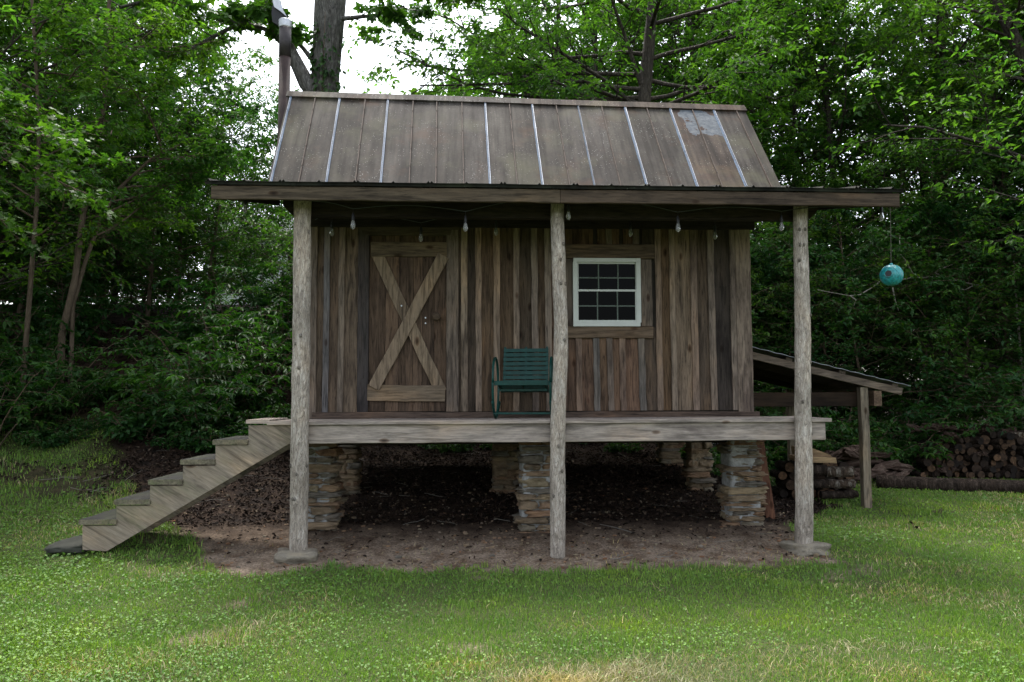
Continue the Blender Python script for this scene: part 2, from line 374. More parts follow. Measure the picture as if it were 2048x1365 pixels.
def dirtmask(x, y):
    """1 = bare dirt, 0 = lawn; left-back patches also stand in for shade"""
    n1 = wav(x, y, 2.6, 3)*.17+wav(x, y, 8, 10)*.15+wav(x, y, 19, 2)*.10+wav(x, y, 37, 6)*.06
    xl = np.interp(y, [-.5, .3, 1.2, 2.5, 4], [-2.15, -2.6, -3.3, -4.2, -5.0])
    xr = np.interp(y, [-.5, .2, 1.2, 2.4, 4, 6], [3.25, 3.3, 3.55, 4.55, 4.9, 5.2])
    d = np.minimum(np.minimum(x-xl, xr-x)+n1, y+.58+n1*1.15+.06*wav(x, y*0, 1.3, 4))
    m = sstep(-.10, .14, d)
    bank = sstep(3.4, 4.4, y+n1*2.5-.12*(x+3)-1.0*(x < -2.6))*(1-sstep(2.8, 4.6, x)); pn = sstep(.0, .7, wav(x, y, 1.9, 5)+.5*wav(x, y, 6, 14)+.25)*sstep(.6, 2.2, y)*(x < -2.0)*.75; fp = sstep(.30, .85, wav(x, y, 2.7, 13)+.5*wav(x, y, 8.5, 3))*.6; m = np.maximum(np.maximum(m, bank), np.maximum(pn, fp))  # left-back dirt patches, mixed in stronger to stand in for shade
    far = sstep(6.2, 7.6, y+n1*2); m = np.maximum(m, far)
    strip = sstep(.5, .0, np.abs(y+.62+n1*.6+.1*wav(x, y, 1.2))/.18)*sstep(.1, .5, wav(x, y, 3.3, 6)+.25)*(np.abs(x) < 4.2)
    return np.clip(np.maximum(m, strip*.8), 0, 1)
xs = np.unique(np.concatenate([np.linspace(-300, -30, 14), np.linspace(-30, -9, 36), np.linspace(-9, 9, 260), np.linspace(9, 30, 36), np.linspace(30, 300, 14)]))
ys = np.unique(np.concatenate([np.linspace(-60, -9, 12), np.linspace(-9, -5, 20), np.linspace(-5, 8, 190), np.linspace(8, 30, 50), np.linspace(30, 300, 14)]))
X, Y = np.meshgrid(xs, ys); Z = gz(X, Y)
V = np.stack([X.ravel(), Y.ravel(), Z.ravel()], 1); nx, ny = len(xs), len(ys)
I = np.arange(nx*ny).reshape(ny, nx)
Fq = np.stack([I[:-1, :-1].ravel(), I[:-1, 1:].ravel(), I[1:, 1:].ravel(), I[1:, :-1].ravel()], 1)
m, n, b = mat('ground_soil_and_turf')
at = N(n, 'ShaderNodeAttribute', attribute_name='dirt'); tc = n.nodes.new('ShaderNodeTexCoord'); v = tc.outputs['Object']
f1 = noise_t(n, v, 45, 8, .75); f2 = noise_t(n, v, 5, 6, .65); f3 = noise_t(n, v, 1.3, 5, .6)
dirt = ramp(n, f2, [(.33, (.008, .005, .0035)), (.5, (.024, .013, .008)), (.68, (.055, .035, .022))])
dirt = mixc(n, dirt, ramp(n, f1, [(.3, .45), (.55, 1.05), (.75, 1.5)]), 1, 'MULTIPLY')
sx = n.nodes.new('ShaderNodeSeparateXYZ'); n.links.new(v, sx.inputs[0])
yn = N(n, 'ShaderNodeMapRange'); n.links.new(sx.outputs[1], yn.inputs[0]); yn.inputs[1].default_value = 1.1; yn.inputs[2].default_value = -.1  # soil colour darkens under the cabin, painting in the shade there
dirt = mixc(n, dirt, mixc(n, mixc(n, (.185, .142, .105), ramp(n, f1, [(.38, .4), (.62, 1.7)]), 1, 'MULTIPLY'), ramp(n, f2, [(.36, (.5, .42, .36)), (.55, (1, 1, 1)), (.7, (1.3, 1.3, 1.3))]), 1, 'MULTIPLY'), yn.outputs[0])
turf = ramp(n, f1, [(.35, (.02, .03, .008)), (.5, (.05, .07, .018)), (.68, (.10, .10, .04))])
c = mixc(n, turf, dirt, at.outputs['Fac'])
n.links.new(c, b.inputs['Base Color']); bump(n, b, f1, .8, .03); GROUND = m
me = npmesh('ground', V, Fq, GROUND, True)
a_ = me.attributes.new('dirt', 'FLOAT', 'POINT'); a_.data.foreach_set('value', dirtmask(V[:, 0], V[:, 1]).astype(np.float32))
go = bpy.data.objects.new('ground', me); COL.objects.link(go); tag(go, kind='structure')

# ================================================================== CABIN
rnd = random.Random(11)
WY = .85
def wx(px, y=WY): return P(px, 640, y=y).x
def wz(py, px=1000, y=WY): return P(px, py, y=y).z
XL, XR = wx(618), wx(1502)
cabin = thing('cabin', (0, 1.8, 0), 'weathered board and batten cabin raised on stone piers with brown metal roof, porch and stairs', 'cabin')
def part(mb, name, mt, parent=cabin, smooth=False, label=None):
    o = mb.build(name, mt, parent, smooth)
    if label: o['label'] = label
    return o
G = lambda k, r=1.0, g=1.0, b_=1.0: (k*r, k*g, k*b_)
zs, zt = wz(823), 3.66
# --- siding boards
wall = MB()
def board(x0, x1, z0, z1, tint, y=WY, mb=None, th=.022):
    mb = mb or wall; mb.tint = tint
    mb.plank(((x0+x1)/2, y+th/2, z0), ((x0+x1)/2, y+th/2, z1), ((x1-x0)/2-.0015, 0, 0), (0, th/2, 0), 8, .002, .002, rnd)
    mb.tint = (1, 1, 1)
bo = [(633, 650, G(.9), 0), (656, 680, G(.95, 1.02, .98, .95), 0), (684, 716, G(1.4, 1, 1, .97), 0), (714, 738, G(.42, .9, 1, 1.2), 0),
      (893, 924, G(.8), 0), (933, 953, G(.55), 0), (961, 989, G(.85, 1.05, .95, .82), 0), (997, 1029, G(.85, 1.05, .95, .82), 0), (1037, 1065, G(.6, 1, 1, .95), 0),
      (1074, 1092, G(.8, 1.05, .96, .85), 0), (1100, 1152, G(.75, 1.08, .93, .88), 0), (1322, 1341, G(.8, 1.15, 1, .8), 0), (1349, 1384, G(1.6, 1, 1, .96), 0),
      (1392, 1419, G(.8, 1.0, 1, 1.0), 0), (1427, 1463, G(.45, .9, .98, 1.12), 0)]
for a, c_, t, _ in bo: board(wx(a), wx(c_), zs, zt, tuple(q*.88 for q in t))
lowb = [(1150, 1164, G(.8, 1.1, .92, .85)), (1160, 1188, G(.95, 1.1, .93, .86)), (1196, 1215, G(.95, 1.1, .96, .85)), (1222, 1241, G(1.0, 1.12, .95, .86)), (1248, 1278, G(1.1, 1.12, .92, .84)), (1286, 1324, G(.55, .97, 1, 1.05))]
for a, c_, t in lowb:
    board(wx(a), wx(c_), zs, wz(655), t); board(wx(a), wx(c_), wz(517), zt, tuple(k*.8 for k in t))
board(wx(1280), wx(1300), wz(655), wz(517), G(.8))
xx = 738
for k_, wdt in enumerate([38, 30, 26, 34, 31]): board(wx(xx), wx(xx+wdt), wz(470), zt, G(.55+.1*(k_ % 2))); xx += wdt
wall.m = 1; wall.box((XL, WY+.024, zs-.05), (XR, WY+.06, zt)); wall.m = 0
# side and back walls, gables
def roofz(y): return None
RA, RB = P(578, 187, y=1.72), P(1487, 216, y=1.72)
RC, RD = P(537, 359, y=.60), P(1562, 372, y=.60)
def slope_z(xf, y):               # height of the front roof plane
    zr = RA.z+(RB.z-RA.z)*xf; ze = RC.z+(RD.z-RC.z)*xf; return ze+(zr-ze)*(y-.60)/1.12
YB = 4.1
for xw, sgn in ((XL, 1), (XR, -1)):
    y0 = WY+.03
    while y0 < YB-.01:
        y1 = min(y0+.2, YB)
        ym = (y0+y1)/2; ztop = min(slope_z(.5, min(ym, 1.72)), 4.95-(ym-1.72)*.62)-.2
        wall.tint = G(rnd.uniform(.6, 1.1)); wall.plank((xw+sgn*.012, ym, zs-.2), (xw+sgn*.012, ym, ztop), (0, (y1-y0)/2-.002, 0), (.012, 0, 0), 4, .002, .002, rnd)
        y0 = y1
x0 = XL+.03
while x0 < XR-.03:
    wall.tint = G(rnd.uniform(.6, 1.1)); wall.plank((x0+.11, YB-.012, zs-.2), (x0+.11, YB-.012, 3.4), (min(.11, (XR-.03-x0)/2+.02), 0, 0), (0, .012, 0), 3, .002, .002, rnd); x0 += .223
wall.tint = (1, 1, 1)
part(wall, 'wall', [W_WALL, DARKIN])
# --- battens (each a strip of its own)
bats = [(647, 659, G(1.0, .85, 1, 1.25), 823, None), (677, 689, G(1.15, 1, 1, .98), 823, None), (922, 935, G(1.35, 1.02, 1, .92), 823, None),
        (951, 963, G(1.3, 1.03, .98, .93), 823, None), (987, 1000, G(1.25, 1.02, .98, .93), 823, None), (1027, 1039, G(1.3, 1.0, .96, .92), 823, None),
        (1063, 1076, G(1.3), 823, None), (1090, 1103, G(1.3), 823, None), (1151, 1163, G(1.2, 1.08, .95, .88), 823, 677), (1186, 1198, G(.95, .88, 1, 1.12), 823, 677),
        (1213, 1225, G(.95, 1, .98, .98), 823, 677), (1238, 1250, G(1.2, 1.08, .95, .88), 823, 677), (1276, 1289, G(.85, .9, 1, 1.1), 823, 677),
        (1311, 1323, G(1.15, 1.05, .97, .9), 823, None), (1340, 1351, G(1.35, 1.02, 1, .94), 823, None), (1382, 1395, G(1.2, 1.05, .97, .92), 823, None),
        (1417, 1430, G(1.15), 823, None), (1461, 1472, G(1.35), 823, None), (1213, 1225, G(.8), 488, None), (1268, 1280, G(.8), 488, None)]
for a, c_, t, pb, ptp in bats:
    mb = MB(); jx = rnd.uniform(-.006, .006)
    mb.tint = tuple(q*1.12 for q in t); z1 = wz(ptp) if ptp else zt; z0 = wz(pb); xa, xb = wx(a), wx(c_)
    mb.plank(((xa+xb)/2+jx, WY-.011, z0), ((xa+xb)/2-jx, WY-.011, z1), ((xb-xa)/2, 0, 0), (0, .0105, 0), 10, .004, .003, rnd)
    part(mb, 'batten', W_TRIM_Z)
for a, c_, t in ((612, 634, G(1.1)), (1472, 1502, G(1.7, 1, .98, .95))):
    mb = MB(); mb.tint = t; mb.plank(((wx(a)+wx(c_))/2, WY-.014, wz(835)), ((wx(a)+wx(c_))/2, WY-.014, zt), ((wx(c_)-wx(a))/2, 0, 0), (0, .013, 0), 10, .004, .004, rnd)
    part(mb, 'corner_board', W_TRIM_Z)
mb = MB(); mb.tint = G(.85, 1.05, .95, .95); mb.plank((wx(628), WY-.02, wz(829.5)), (wx(1512), WY-.02, wz(829.5, 1500)), (0, 0, .034), (0, .019, 0), 14, .004, .004, rnd)
part(mb, 'sill_board', W_TRIM_X)
mb = MB(); mb.tint = G(.7); mb.plank((XL-.05, WY-.03, 3.33), (XR+.05, WY-.03, 3.33), (0, 0, .07), (0, .018, 0), 10, .003, .004, rnd)
part(mb, 'wall_plate', W_DARK)
# --- door
dx0, dx1 = wx(738), wx(893)
door = MB(); xx = dx0
for i, wdt in enumerate([.17, .14, .15, .10, .12, .13]):
    x1 = min(xx+wdt, dx1); board(xx, x1, wz(822), wz(470), G([.62, .9, .7, .85, .65, .6][i], 1.06, .96, .9), WY-.006, door); xx = x1
door.m = 1; door.box((dx0, WY+.01, wz(822)), (dx1, WY+.022, wz(470))); door.m = 0
dob = part(door, 'door', [W_WALL, DARKIN])
def bd(pa, pb, half, yc, tint, name='brace', par=None, mt=None, th=.012):
    a_, b_ = P(*pa, y=yc), P(*pb, y=yc); d = (b_-a_).normalized(); sdv = Vector((-d.z, 0, d.x))*half
    mb = MB(); mb.tint = tint; mb.plank(a_, b_, sdv, (0, th, 0), 8, .004, .004, rnd); return part(mb, name, mt or W_TRIM_X, par or cabin)
hb = .076
bd((742, 499), (897, 500), .078, WY-.02, G(1.35, 1.05, 1, .85), 'brace', dob)
bd((735, 786), (890, 788), .084, WY-.02, G(1.6, 1.02, 1, .9), 'brace', dob)
bd((752, 503), (882, 784), .062, WY-.0165, G(1.45, 1.05, 1, .87), 'brace', dob, W_TRIM_Z)
bd((887, 512), (748, 776), .062, WY-.0445, G(1.5, 1.05, 1, .88), 'brace', dob, W_TRIM_Z)
mb = MB(); c = P(873, 634, y=WY-.03)
pr = [(.001, -.06), (.035, -.058), (.043, -.045), (.04, -.02), (.024, -.008), (.022, .03)]
mb.v = []; k = 16; vs = []
for r_, y_ in pr:
    for q in range(k): vs.append(c+Vector((r_*math.cos(q*2*math.pi/k), y_, r_*math.sin(q*2*math.pi/k))))
mb.tint = (1.5, 1.4, 1.2); mb.add(vs, [(i*k+q, (i+1)*k+q, (i+1)*k+(q+1) % k, i*k+(q+1) % k) for i in range(len(pr)-1) for q in range(k)])
part(mb, 'door_knob', W_TRIM_X, dob, True, 'round wooden door knob')
for px, py in ((803, 612), (851, 636), (851, 647)):
    mb = MB(); c = P(px, py, y=WY-.012 if px > 840 else WY-.034); mb.tube([c+Vector((0, .008, 0)), c+Vector((0, -.006, 0))], .008, 8); part(mb, 'bolt_head', GALV, dob)
for a, c_, t, p0, p1 in ((893, 917, G(1.1), 823, 462), (716, 738, G(.42, .92, 1, 1.2), 823, 462)):
    mb = MB(); mb.tint = t; mb.plank(((wx(a)+wx(c_))/2, WY-.016, wz(p0)), ((wx(a)+wx(c_))/2, WY-.016, wz(p1)), ((wx(c_)-wx(a))/2, 0, 0), (0, .0155, 0), 10, .003, .004, rnd); part(mb, 'door_trim', W_TRIM_Z)
bd((716, 462), (917, 463), .05, WY-.016, G(.7), 'door_trim', cabin, W_TRIM_X, .0155)
# --- window
win = MB(); yv = WY-.055
A = lambda px, py, y: P(px, py, y=y)
def rectbar(mb, x0, y0, x1, y1, yf, dep):   # px rectangle as a solid bar, front at yf
    a_, b_ = P(x0, y1, y=yf), P(x1, y0, y=yf); mb.box((a_.x, yf, a_.z), (b_.x, yf+dep, b_.z))
for q in ((1147, 517, 1281, 524), (1147, 645.5, 1281, 653), (1147, 524.05, 1154, 645.45), (1274, 524.05, 1281, 645.45)): rectbar(win, *q, yv, .06)
wo = part(win, 'window', VINYL)
for (x0, y0, x1, y1, yf, cols) in ((1154.2, 524.3, 1273.8, 588, yv+.026, (1197, 1236)), (1154.1, 579.5, 1273.9, 645.3, yv+.008, (1195, 1235))):
    sh = MB(); t = 3.6
    for q in ((x0, y0, x1, y0+t), (x0, y1-t-1, x1, y1), (x0, y0+t, x0+t-1, y1-t-1), (x1-t+1, y0+t, x1, y1-t-1)): rectbar(sh, *q, yf, .017)
    so_ = part(sh, 'sash', VINYL, wo)
    mu = MB()
    for cx in cols: rectbar(mu, cx-.9, y0+t, cx+.9, y1-t-1, yf+.005, .009)
    ym = (y0+y1)/2; rectbar(mu, x0+t-1, ym-1.2, x1-t+1, ym+1.2, yf+.007, .007); part(mu, 'muntin', GRILLE, wo)
    gl = MB(); rectbar(gl, x0+t-1.5, y0+t-.5, x1-t+1.5, y1-t-.5, yf+.0165, .004); part(gl, 'pane', GLASS, wo)
for pa, pb, h_, t in (((1108, 503), (1309, 504), .076, G(1.0, 1.05, .98, .88)), ((1108, 664.5), (1306, 665.5), .062, G(1.25, 1.08, .98, .86))):
    bd(pa, pb, h_, WY-.018, t, 'window_trim', cabin, W_TRIM_X, .0175)
for a, c_, t in ((1282, 1304, G(.95)), (1126, 1146, G(.8))):
    mb = MB(); mb.tint = t; mb.plank(((wx(a)+wx(c_))/2, WY-.0155, wz(653)), ((wx(a)+wx(c_))/2, WY-.0155, wz(519)), ((wx(c_)-wx(a))/2, 0, 0), (0, .0155, 0), 8, .003, .004, rnd); part(mb, 'window_trim', W_TRIM_Z)
# --- main roof
def rp(u, v_):                                    # v 0 ridge .. 1 eave
    return RA.lerp(RB, u).lerp(RC.lerp(RD, u), v_)
nrm = (RB-RA).cross(RC-RA).normalized(); nrm = nrm if nrm.y < 0 else -nrm
us = [(x-578)/909 for x in (583, 631, 678, 728, 772, 821.5, 868, 917, 963, 1011, 1056, 1104, 1148, 1195, 1242, 1286, 1333, 1378, 1422, 1468)]
edges = [0]+[u for u in us if u > .012]+[1]
roof = MB(); patch = []
for i in range(len(edges)-1):
    a_, b_ = edges[i], edges[i+1]; t = rnd.uniform(.9, 1.1); tt = G(t, 1, 1, rnd.uniform(.94, 1.03))
    if i in (16, 17): tt = G(1.05, 1.1, .95, .86)
    roof.tint = tt; k0 = len(roof.v); vs = []
    for j in range(19):
        for q in range(5):
            u = a_+(b_-a_)*(q/4)*.998+.0002*(b_-a_); v_ = j/18*1.08
            p_ = rp(u, v_)+nrm*(.004*noise.noise(Vector((u*30, v_*6, 0)))); vs.append(p_)
            du = (u-.89)/.045; dv = (v_-.22)/.20
            dd = (abs(du)**4+abs(dv)**4)**.25; patch.append(max(0, min(.72, .72-.95*max(0, dd-.8))))
    roof.add(vs, [(j*5+q, j*5+q+1, (j+1)*5+q+1, (j+1)*5+q) for j in range(18) for q in range(4)])
nf = len(roof.v)
roof.tint = (.8, .8, .8)                          # underside, edges and the rear slope
q = [rp(0, 0), rp(1, 0), rp(1, 1.08), rp(0, 1.08)]; dn = -nrm*.055
roof.m = 1; bot = [p_+dn for p_ in q]; topb = [p_+nrm*-.026 for p_ in q]
roof.add(topb+bot, [(4, 5, 6, 7), (0, 4, 7, 3), (1, 2, 6, 5), (3, 7, 6, 2)]); roof.m = 0
ra, rb = RA.copy(), RB.copy(); ea, eb = Vector((RA.x, 4.4, RA.z-1.66)), Vector((RB.x, 4.4, RB.z-1.66)); d2 = Vector((0, 0, -.035))
roof.add([ra, rb, eb, ea, ra+d2, rb+d2, eb+d2, ea+d2], [(0, 1, 2, 3), (4, 7, 6, 5), (0, 3, 7, 4), (1, 5, 6, 2), (3, 2, 6, 7)])
ro = part(roof, 'roof', [METAL, W_DARKY])
pa_ = ro.data.attributes.new('patch', 'FLOAT', 'POINT'); pa_.data.foreach_set('value', patch+[0]*(len(roof.v)-nf))
for i, u in enumerate(us):
    mb = MB(); c8 = i % 2 == 0 and i != 6
    u = max(u, .006); off = nrm*.012
    w_ = .0065 if not c8 else (.0125 if i not in (12,) else .008)
    pts = []
    for j in range(15):
        p_ = rp(u, .03+j/14*1.04)+Vector((.002*noise.noise(Vector((u*50, j*.7, 0))), 0, 0)); pts.append(p_)
    ax = (rp(1, 0)-rp(0, 0)).normalized()
    vs = []
    for j, p_ in enumerate(pts):
        e = w_*(1+(.25*noise.noise(Vector((u*50, j*1.1, 3))) if c8 else 0))
        vs += [p_-ax*e, p_-ax*e*.75+nrm*.016, p_-ax*.001+nrm*(.013 if c8 else .017), p_+ax*e*.75+nrm*.016, p_+ax*e]
    mb.add(vs, [(j*5+q, j*5+q+1, (j+1)*5+q+1, (j+1)*5+q) for j in range(14) for q in range(4)])
    mb.m = 1
    if c8:
        vs = []
        for p_ in pts: vs += [p_-ax*.0012+nrm*.0205, p_+ax*.0012+nrm*.0205, p_+ax*.0012+nrm*.012, p_-ax*.0012+nrm*.012]
        mb.add(vs, [(j*4+q, j*4+(q+1) % 4, (j+1)*4+(q+1) % 4, (j+1)*4+q) for j in range(14) for q in range(4)])
    for j in range(0 if c8 else 4):
        p_ = rp(u, .2+.22*j+rnd.uniform(-.02, .02))+nrm*.02; mb.tube([p_-nrm*.004, p_+nrm*.004], .0042, 6)
    o = part(mb, 'roof_seam', [CAULK if c8 else RUSTSEAM, RUSTSEAM if c8 else TWINE], ro)
    if c8: o['label'] = 'roof seam coated with blue white sealant'
cap = MB()
for i in range(4):
    a_, b_ = i/4-.004, (i+1)/4+.002; cap.tint = [(1.9, 1.9, 1.95), (1.4, 1.42, 1.42), (1.4, 1.25, 1.15), (1.35, 1.15, 1.0)][i]
    A0, B0 = RA.lerp(RB, a_), RA.lerp(RB, b_); o_ = Vector((0, 0, .03+.002*(i % 2)))
    f_ = (RC-RA).normalized()*.10; g_ = Vector((0, .08, -.05)); nn_ = nrm*(.022+.002*(i % 2))
    cap.add([A0+o_, B0+o_, B0+f_+nn_, A0+f_+nn_, A0+g_+o_, B0+g_+o_], [(0, 3, 2, 1), (0, 1, 5, 4)])
    cap.add([A0+f_+nn_, B0+f_+nn_, B0+f_+nrm*.002, A0+f_+nrm*.002], [(0, 3, 2, 1)])
part(cap, 'ridge_cap', METAL, ro)
# --- porch roof
FY = -.38
fl, fr_ = P(424, 362, y=FY), P(1796, 378.5, y=FY)
SL = .215
def pz(x, y): t = (x-fl.x)/(fr_.x-fl.x); return fl.z+(fr_.z-fl.z)*t+(y-FY)*SL
pr_ = MB(); xa, xb = fl.x-.05, fr_.x+.05
def prof(x0, x1, y0, y1, nyv):
    xs_ = []; x = x0; 
    base = fl.x-.02
    k = 0; marks = []
    while base+k*.33 < x1+.3:
        for dx, dz in ((-.03, 0), (-.015, .018), (0, 0)) if k % 2 else ((-.045, 0), (-.03, .02), (-.015, .0), (.0, .02), (.015, 0)):
            marks.append((base+k*.33+dx, dz))
        k += 1
    marks = [(x0, 0)]+[m_ for m_ in marks if x0 < m_[0] < x1]+[(x1, 0)]
    vs = []; L = len(marks)
    for j in range(nyv+1):
        y = y0+(y1-y0)*j/nyv
        for (x, dz) in marks: vs.append((x, y, pz(x, y)+dz+(.006*noise.noise(Vector((x*3, y*3, 0))) if j == 0 else 0)))
    for j in range(nyv+1):
        y = y0+(y1-y0)*j/nyv
        for (x, dz) in marks: vs.append((x, y, pz(x, y)+dz-.006))
    h = L*(nyv+1); fs = []
    for j in range(nyv):
        for q in range(L-1):
            a_ = j*L+q; fs.append((a_, a_+1, a_+L+1, a_+L)); fs.append((h+a_, h+a_+L, h+a_+L+1, h+a_+1))
    for q in range(L-1): fs.append((q, h+q, h+q+1, q+1))
    for j in range(nyv):
        fs.append((j*L, (j+1)*L, h+(j+1)*L, h+j*L)); fs.append((j*L+L-1, h+j*L+L-1, h+(j+1)*L+L-1, (j+1)*L+L-1))
    pr_.add(vs, fs)
pr_.tint = (.3, .36, .3)
prof(xa, xb, FY-.045, .62, 3)
prof(xa, RC.x+.0, .625, 1.85, 2); prof(RD.x+.03, xb, .625, 1.85, 2)
po = part(pr_, 'porch_roof', METAL)
mb = MB(); mb.tint = (.25, .32, .24)
mb.plank((xa, FY-.032, pz(xa, FY)-.024), (xb-.02, FY-.032, pz(xb, FY)-.024), (0, 0, .018), (0, .003, 0), 24, .003, .001, rnd); part(mb, 'drip_edge', METAL, po)
fb = .062
xj = P(1120, 380, y=FY).x
for a_, b_, t in ((fl.x, xj-.002, G(.85, 1.02, 1, .86)), (xj+.002, fr_.x, G(.68, 1.05, .98, .88))):
    mb = MB(); mb.tint = t; mb.plank((a_, FY, pz(a_, FY)-.045-fb), (b_, FY, pz(b_, FY)-.045-fb), (0, 0, fb), (0, .019, 0), 18, .004, .005, rnd); part(mb, 'fascia_board', W_TRIM_X, po)
nr = 11
for i in range(nr):
    x = fl.x+.06+(fr_.x-fl.x-.12)*i/(nr-1); e = 1.85 if i in (0, nr-1) else .83
    y0 = FY+.022; ym = e
    mb = MB(); mb.tint = G(.8); h_ = .055
    if i in (0, nr-1): h_ = .07
    if RC.x+.05 > x and e < 1: e = 1.85
    mb.plank((x, y0, pz(x, y0)-.02-h_), (x, e, pz(x, e)-.02-h_), (0, 0, h_), (.019, 0, 0), 6, .003, .004, rnd)
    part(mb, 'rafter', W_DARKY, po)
mb = MB(); mb.tint = G(.9)
for y_ in (.02, .3, .6):
    pass
xb0, xb1 = P(567, 410, y=.02).x, P(1634, 420, y=.02).x
zb = P(1000, 437, y=.02).z; ztb = pz(0, .02)-.13
a0, a1 = Vector((xb0, .02, 0)), Vector((xb1, .02, 0))
for (y0, y1) in ((-.002, .04), (.044, .085)):
    mb.add([(xb0, y0, ztb), (xb0, y0, zb+.10), (xb0+.10, y0, zb), (xb1-.10, y0, zb), (xb1, y0, zb+.10), (xb1, y0, ztb),
            (xb0, y1, ztb), (xb0, y1, zb+.10), (xb0+.10, y1, zb), (xb1-.10, y1, zb), (xb1, y1, zb+.10), (xb1, y1, ztb)],
           [(0, 1, 2, 3, 4, 5), (11, 10, 9, 8, 7, 6), (0, 6, 7, 1), (1, 7, 8, 2), (2, 8, 9, 3), (3, 9, 10, 4), (4, 10, 11, 5), (5, 11, 6, 0)])
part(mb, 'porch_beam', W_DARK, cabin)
# --- posts and their footing stones
for (pt, pb_, r0_, r1_, sd_, lab) in (((606, 398), (596, 1112), 17, 17.5, 1, None), ((1119, 402), (1115, 1124), 13.5, 15.5, 2, None), ((1602, 404), (1608, 1108), 14, 18, 3, None)):
    y = -.085; a_, b_ = P(*pt, y=y), P(*pb_, y=y); a_.z = pz(a_.x, y)-.03
    mb = MB(); pts = []; rr = []; nseg = 46
    for i in range(nseg+1):
        t = i/nseg; p_ = b_.lerp(a_, t)+Vector((.036*noise.noise(Vector((t*2.6, sd_*7, 0))), .006*noise.noise(Vector((t*3, sd_*7, 4))), 0)); pts.append(p_)
        rr.append(((r1_*(1-t)+r0_*t)*7.47/1600)*(1+.05*noise.noise(Vector((t*7, sd_*3, 8)))))
    mb.tube(pts, rr, 26, True, .075, sd_*11)
    for q in range(9):
        i_ = rnd.randrange(6, 42); an = rnd.uniform(-2.6, -.5); mb.tint = G(.45); cc = pts[i_]+Vector((math.cos(an), math.sin(an), 0))*rr[i_]*.97
        mb.stone(cc, (.026, .026, .036), q+sd_*9, 3, 2.5, .3)
    mb.tint = (1, 1, 1); part(mb, 'porch_post', B_POST, cabin, True)
for px, py, w_, sd_ in ((593, 1116, .30, 1), (1612, 1116, .29, 5)):
    c = P(px, py, y=-.085); mb = MB(); mb.stone((c.x, c.y-.03, float(gz(c.x, c.y))+.012), (w_+.05, .36, .13), sd_, 8, 5, .18, .2); part(mb, 'footing_stone', FOOTST, cabin, True)
# --- deck
dz = 1.254; dk = MB(); x0d, x1d = P(535, 843, y=0).x, P(1661, 840, y=0).x
yy = -.03
for i, wd in enumerate([.14]*6+[.05]):
    dk.tint = G(rnd.uniform(.9, 1.1)); dk.plank((x0d+(0 if i == 0 else .02), yy+wd/2, dz-.018), (x1d-(0 if i == 0 else .015), yy+wd/2, dz-.018), (0, wd/2-.002, 0), (0, 0, .018), 16, .003, .005, rnd); yy += wd
dko = part(dk, 'deck', W_DECK)
mb = MB(); mb.tint = G(1.0); a_, b_ = P(552, 867, y=0), P(1651, 863, y=0)
mb.plank((a_.x, .02, dz-.036-.087), (b_.x, .02, dz-.036-.084), (0, 0, .086), (0, .019, 0), 16, .003, .004, rnd); part(mb, 'deck_fascia', W_DECK, dko)
for i in range(11):
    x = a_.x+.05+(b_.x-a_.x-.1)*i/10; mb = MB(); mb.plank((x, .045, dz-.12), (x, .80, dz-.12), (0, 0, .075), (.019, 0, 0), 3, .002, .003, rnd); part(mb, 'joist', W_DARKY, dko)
fl_ = MB(); fl_.box((XL+.03, WY, dz-.06), (XR-.03, YB-.03, dz-.03))
for i in range(10):
    x = XL+.06+(XR-XL-.12)*i/9; fl_.plank((x, WY, dz-.14), (x, YB, dz-.14), (0, 0, .075), (.019, 0, 0), 3, .002, .003, rnd)
for y in (WY+.04, 2.5, YB-.06): fl_.plank((XL, y, dz-.20), (XR, y, dz-.20), (0, 0, .07), (0, .035, 0), 6, .003, .004, rnd)
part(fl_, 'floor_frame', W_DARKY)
# --- stairs
st = [(492, 575, 840), (425, 495, 880), (360, 430, 920), (296, 365, 960), (228, 300, 1000), (157, 233, 1040)]
pl = [(497, 851), (585, 851), (585, 884), (213, 1103), (165, 1100), (165, 1052), (233, 1052), (233, 1012), (300, 1012), (300, 972), (366, 972), (366, 932), (431, 932), (431, 891), (497, 891)]
strs = MB()
for y0 in (.0, .68):
    q = [P(x, y, y=0) for x, y in pl]; q = [Vector((v.x, 0, v.z)) for v in q]; k = len(q)
    vs = [(v.x, y0, v.z) for v in q]+[(v.x, y0+.038, v.z) for v in q]
    strs.add(vs, [tuple(range(k)), tuple(reversed(range(k, 2*k)))]+[(i, k+i, k+(i+1) % k, (i+1) % k) for i in range(k)])
stairs = part(strs, 'stairs', W_STAIR)
for i, (a, c_, py) in enumerate(st):
    A0, B0 = P(a, py, y=-.02), P(c_ if i else 538, py, y=-.02); mb = MB(); z_ = A0.z
    th = .023 if i else .018
    for (ya, yb2) in ((-.02, .74),):
        mb.tint = G(rnd.uniform(.9, 1.15)); mb.plank(((A0.x+B0.x)/2, ya, z_-th), ((A0.x+B0.x)/2, yb2, z_-th), ((B0.x-A0.x)/2, 0, 0), (0, 0, th), 6, .004, .006, rnd)
    mb.mi = [1 if (f_i < 48 and f_i % 8 == 4) else 0 for f_i in range(len(mb.f))]
    part(mb, 'tread', [W_TREAD, W_TREADTOP] if i else [W_DECK, W_DECK], stairs)
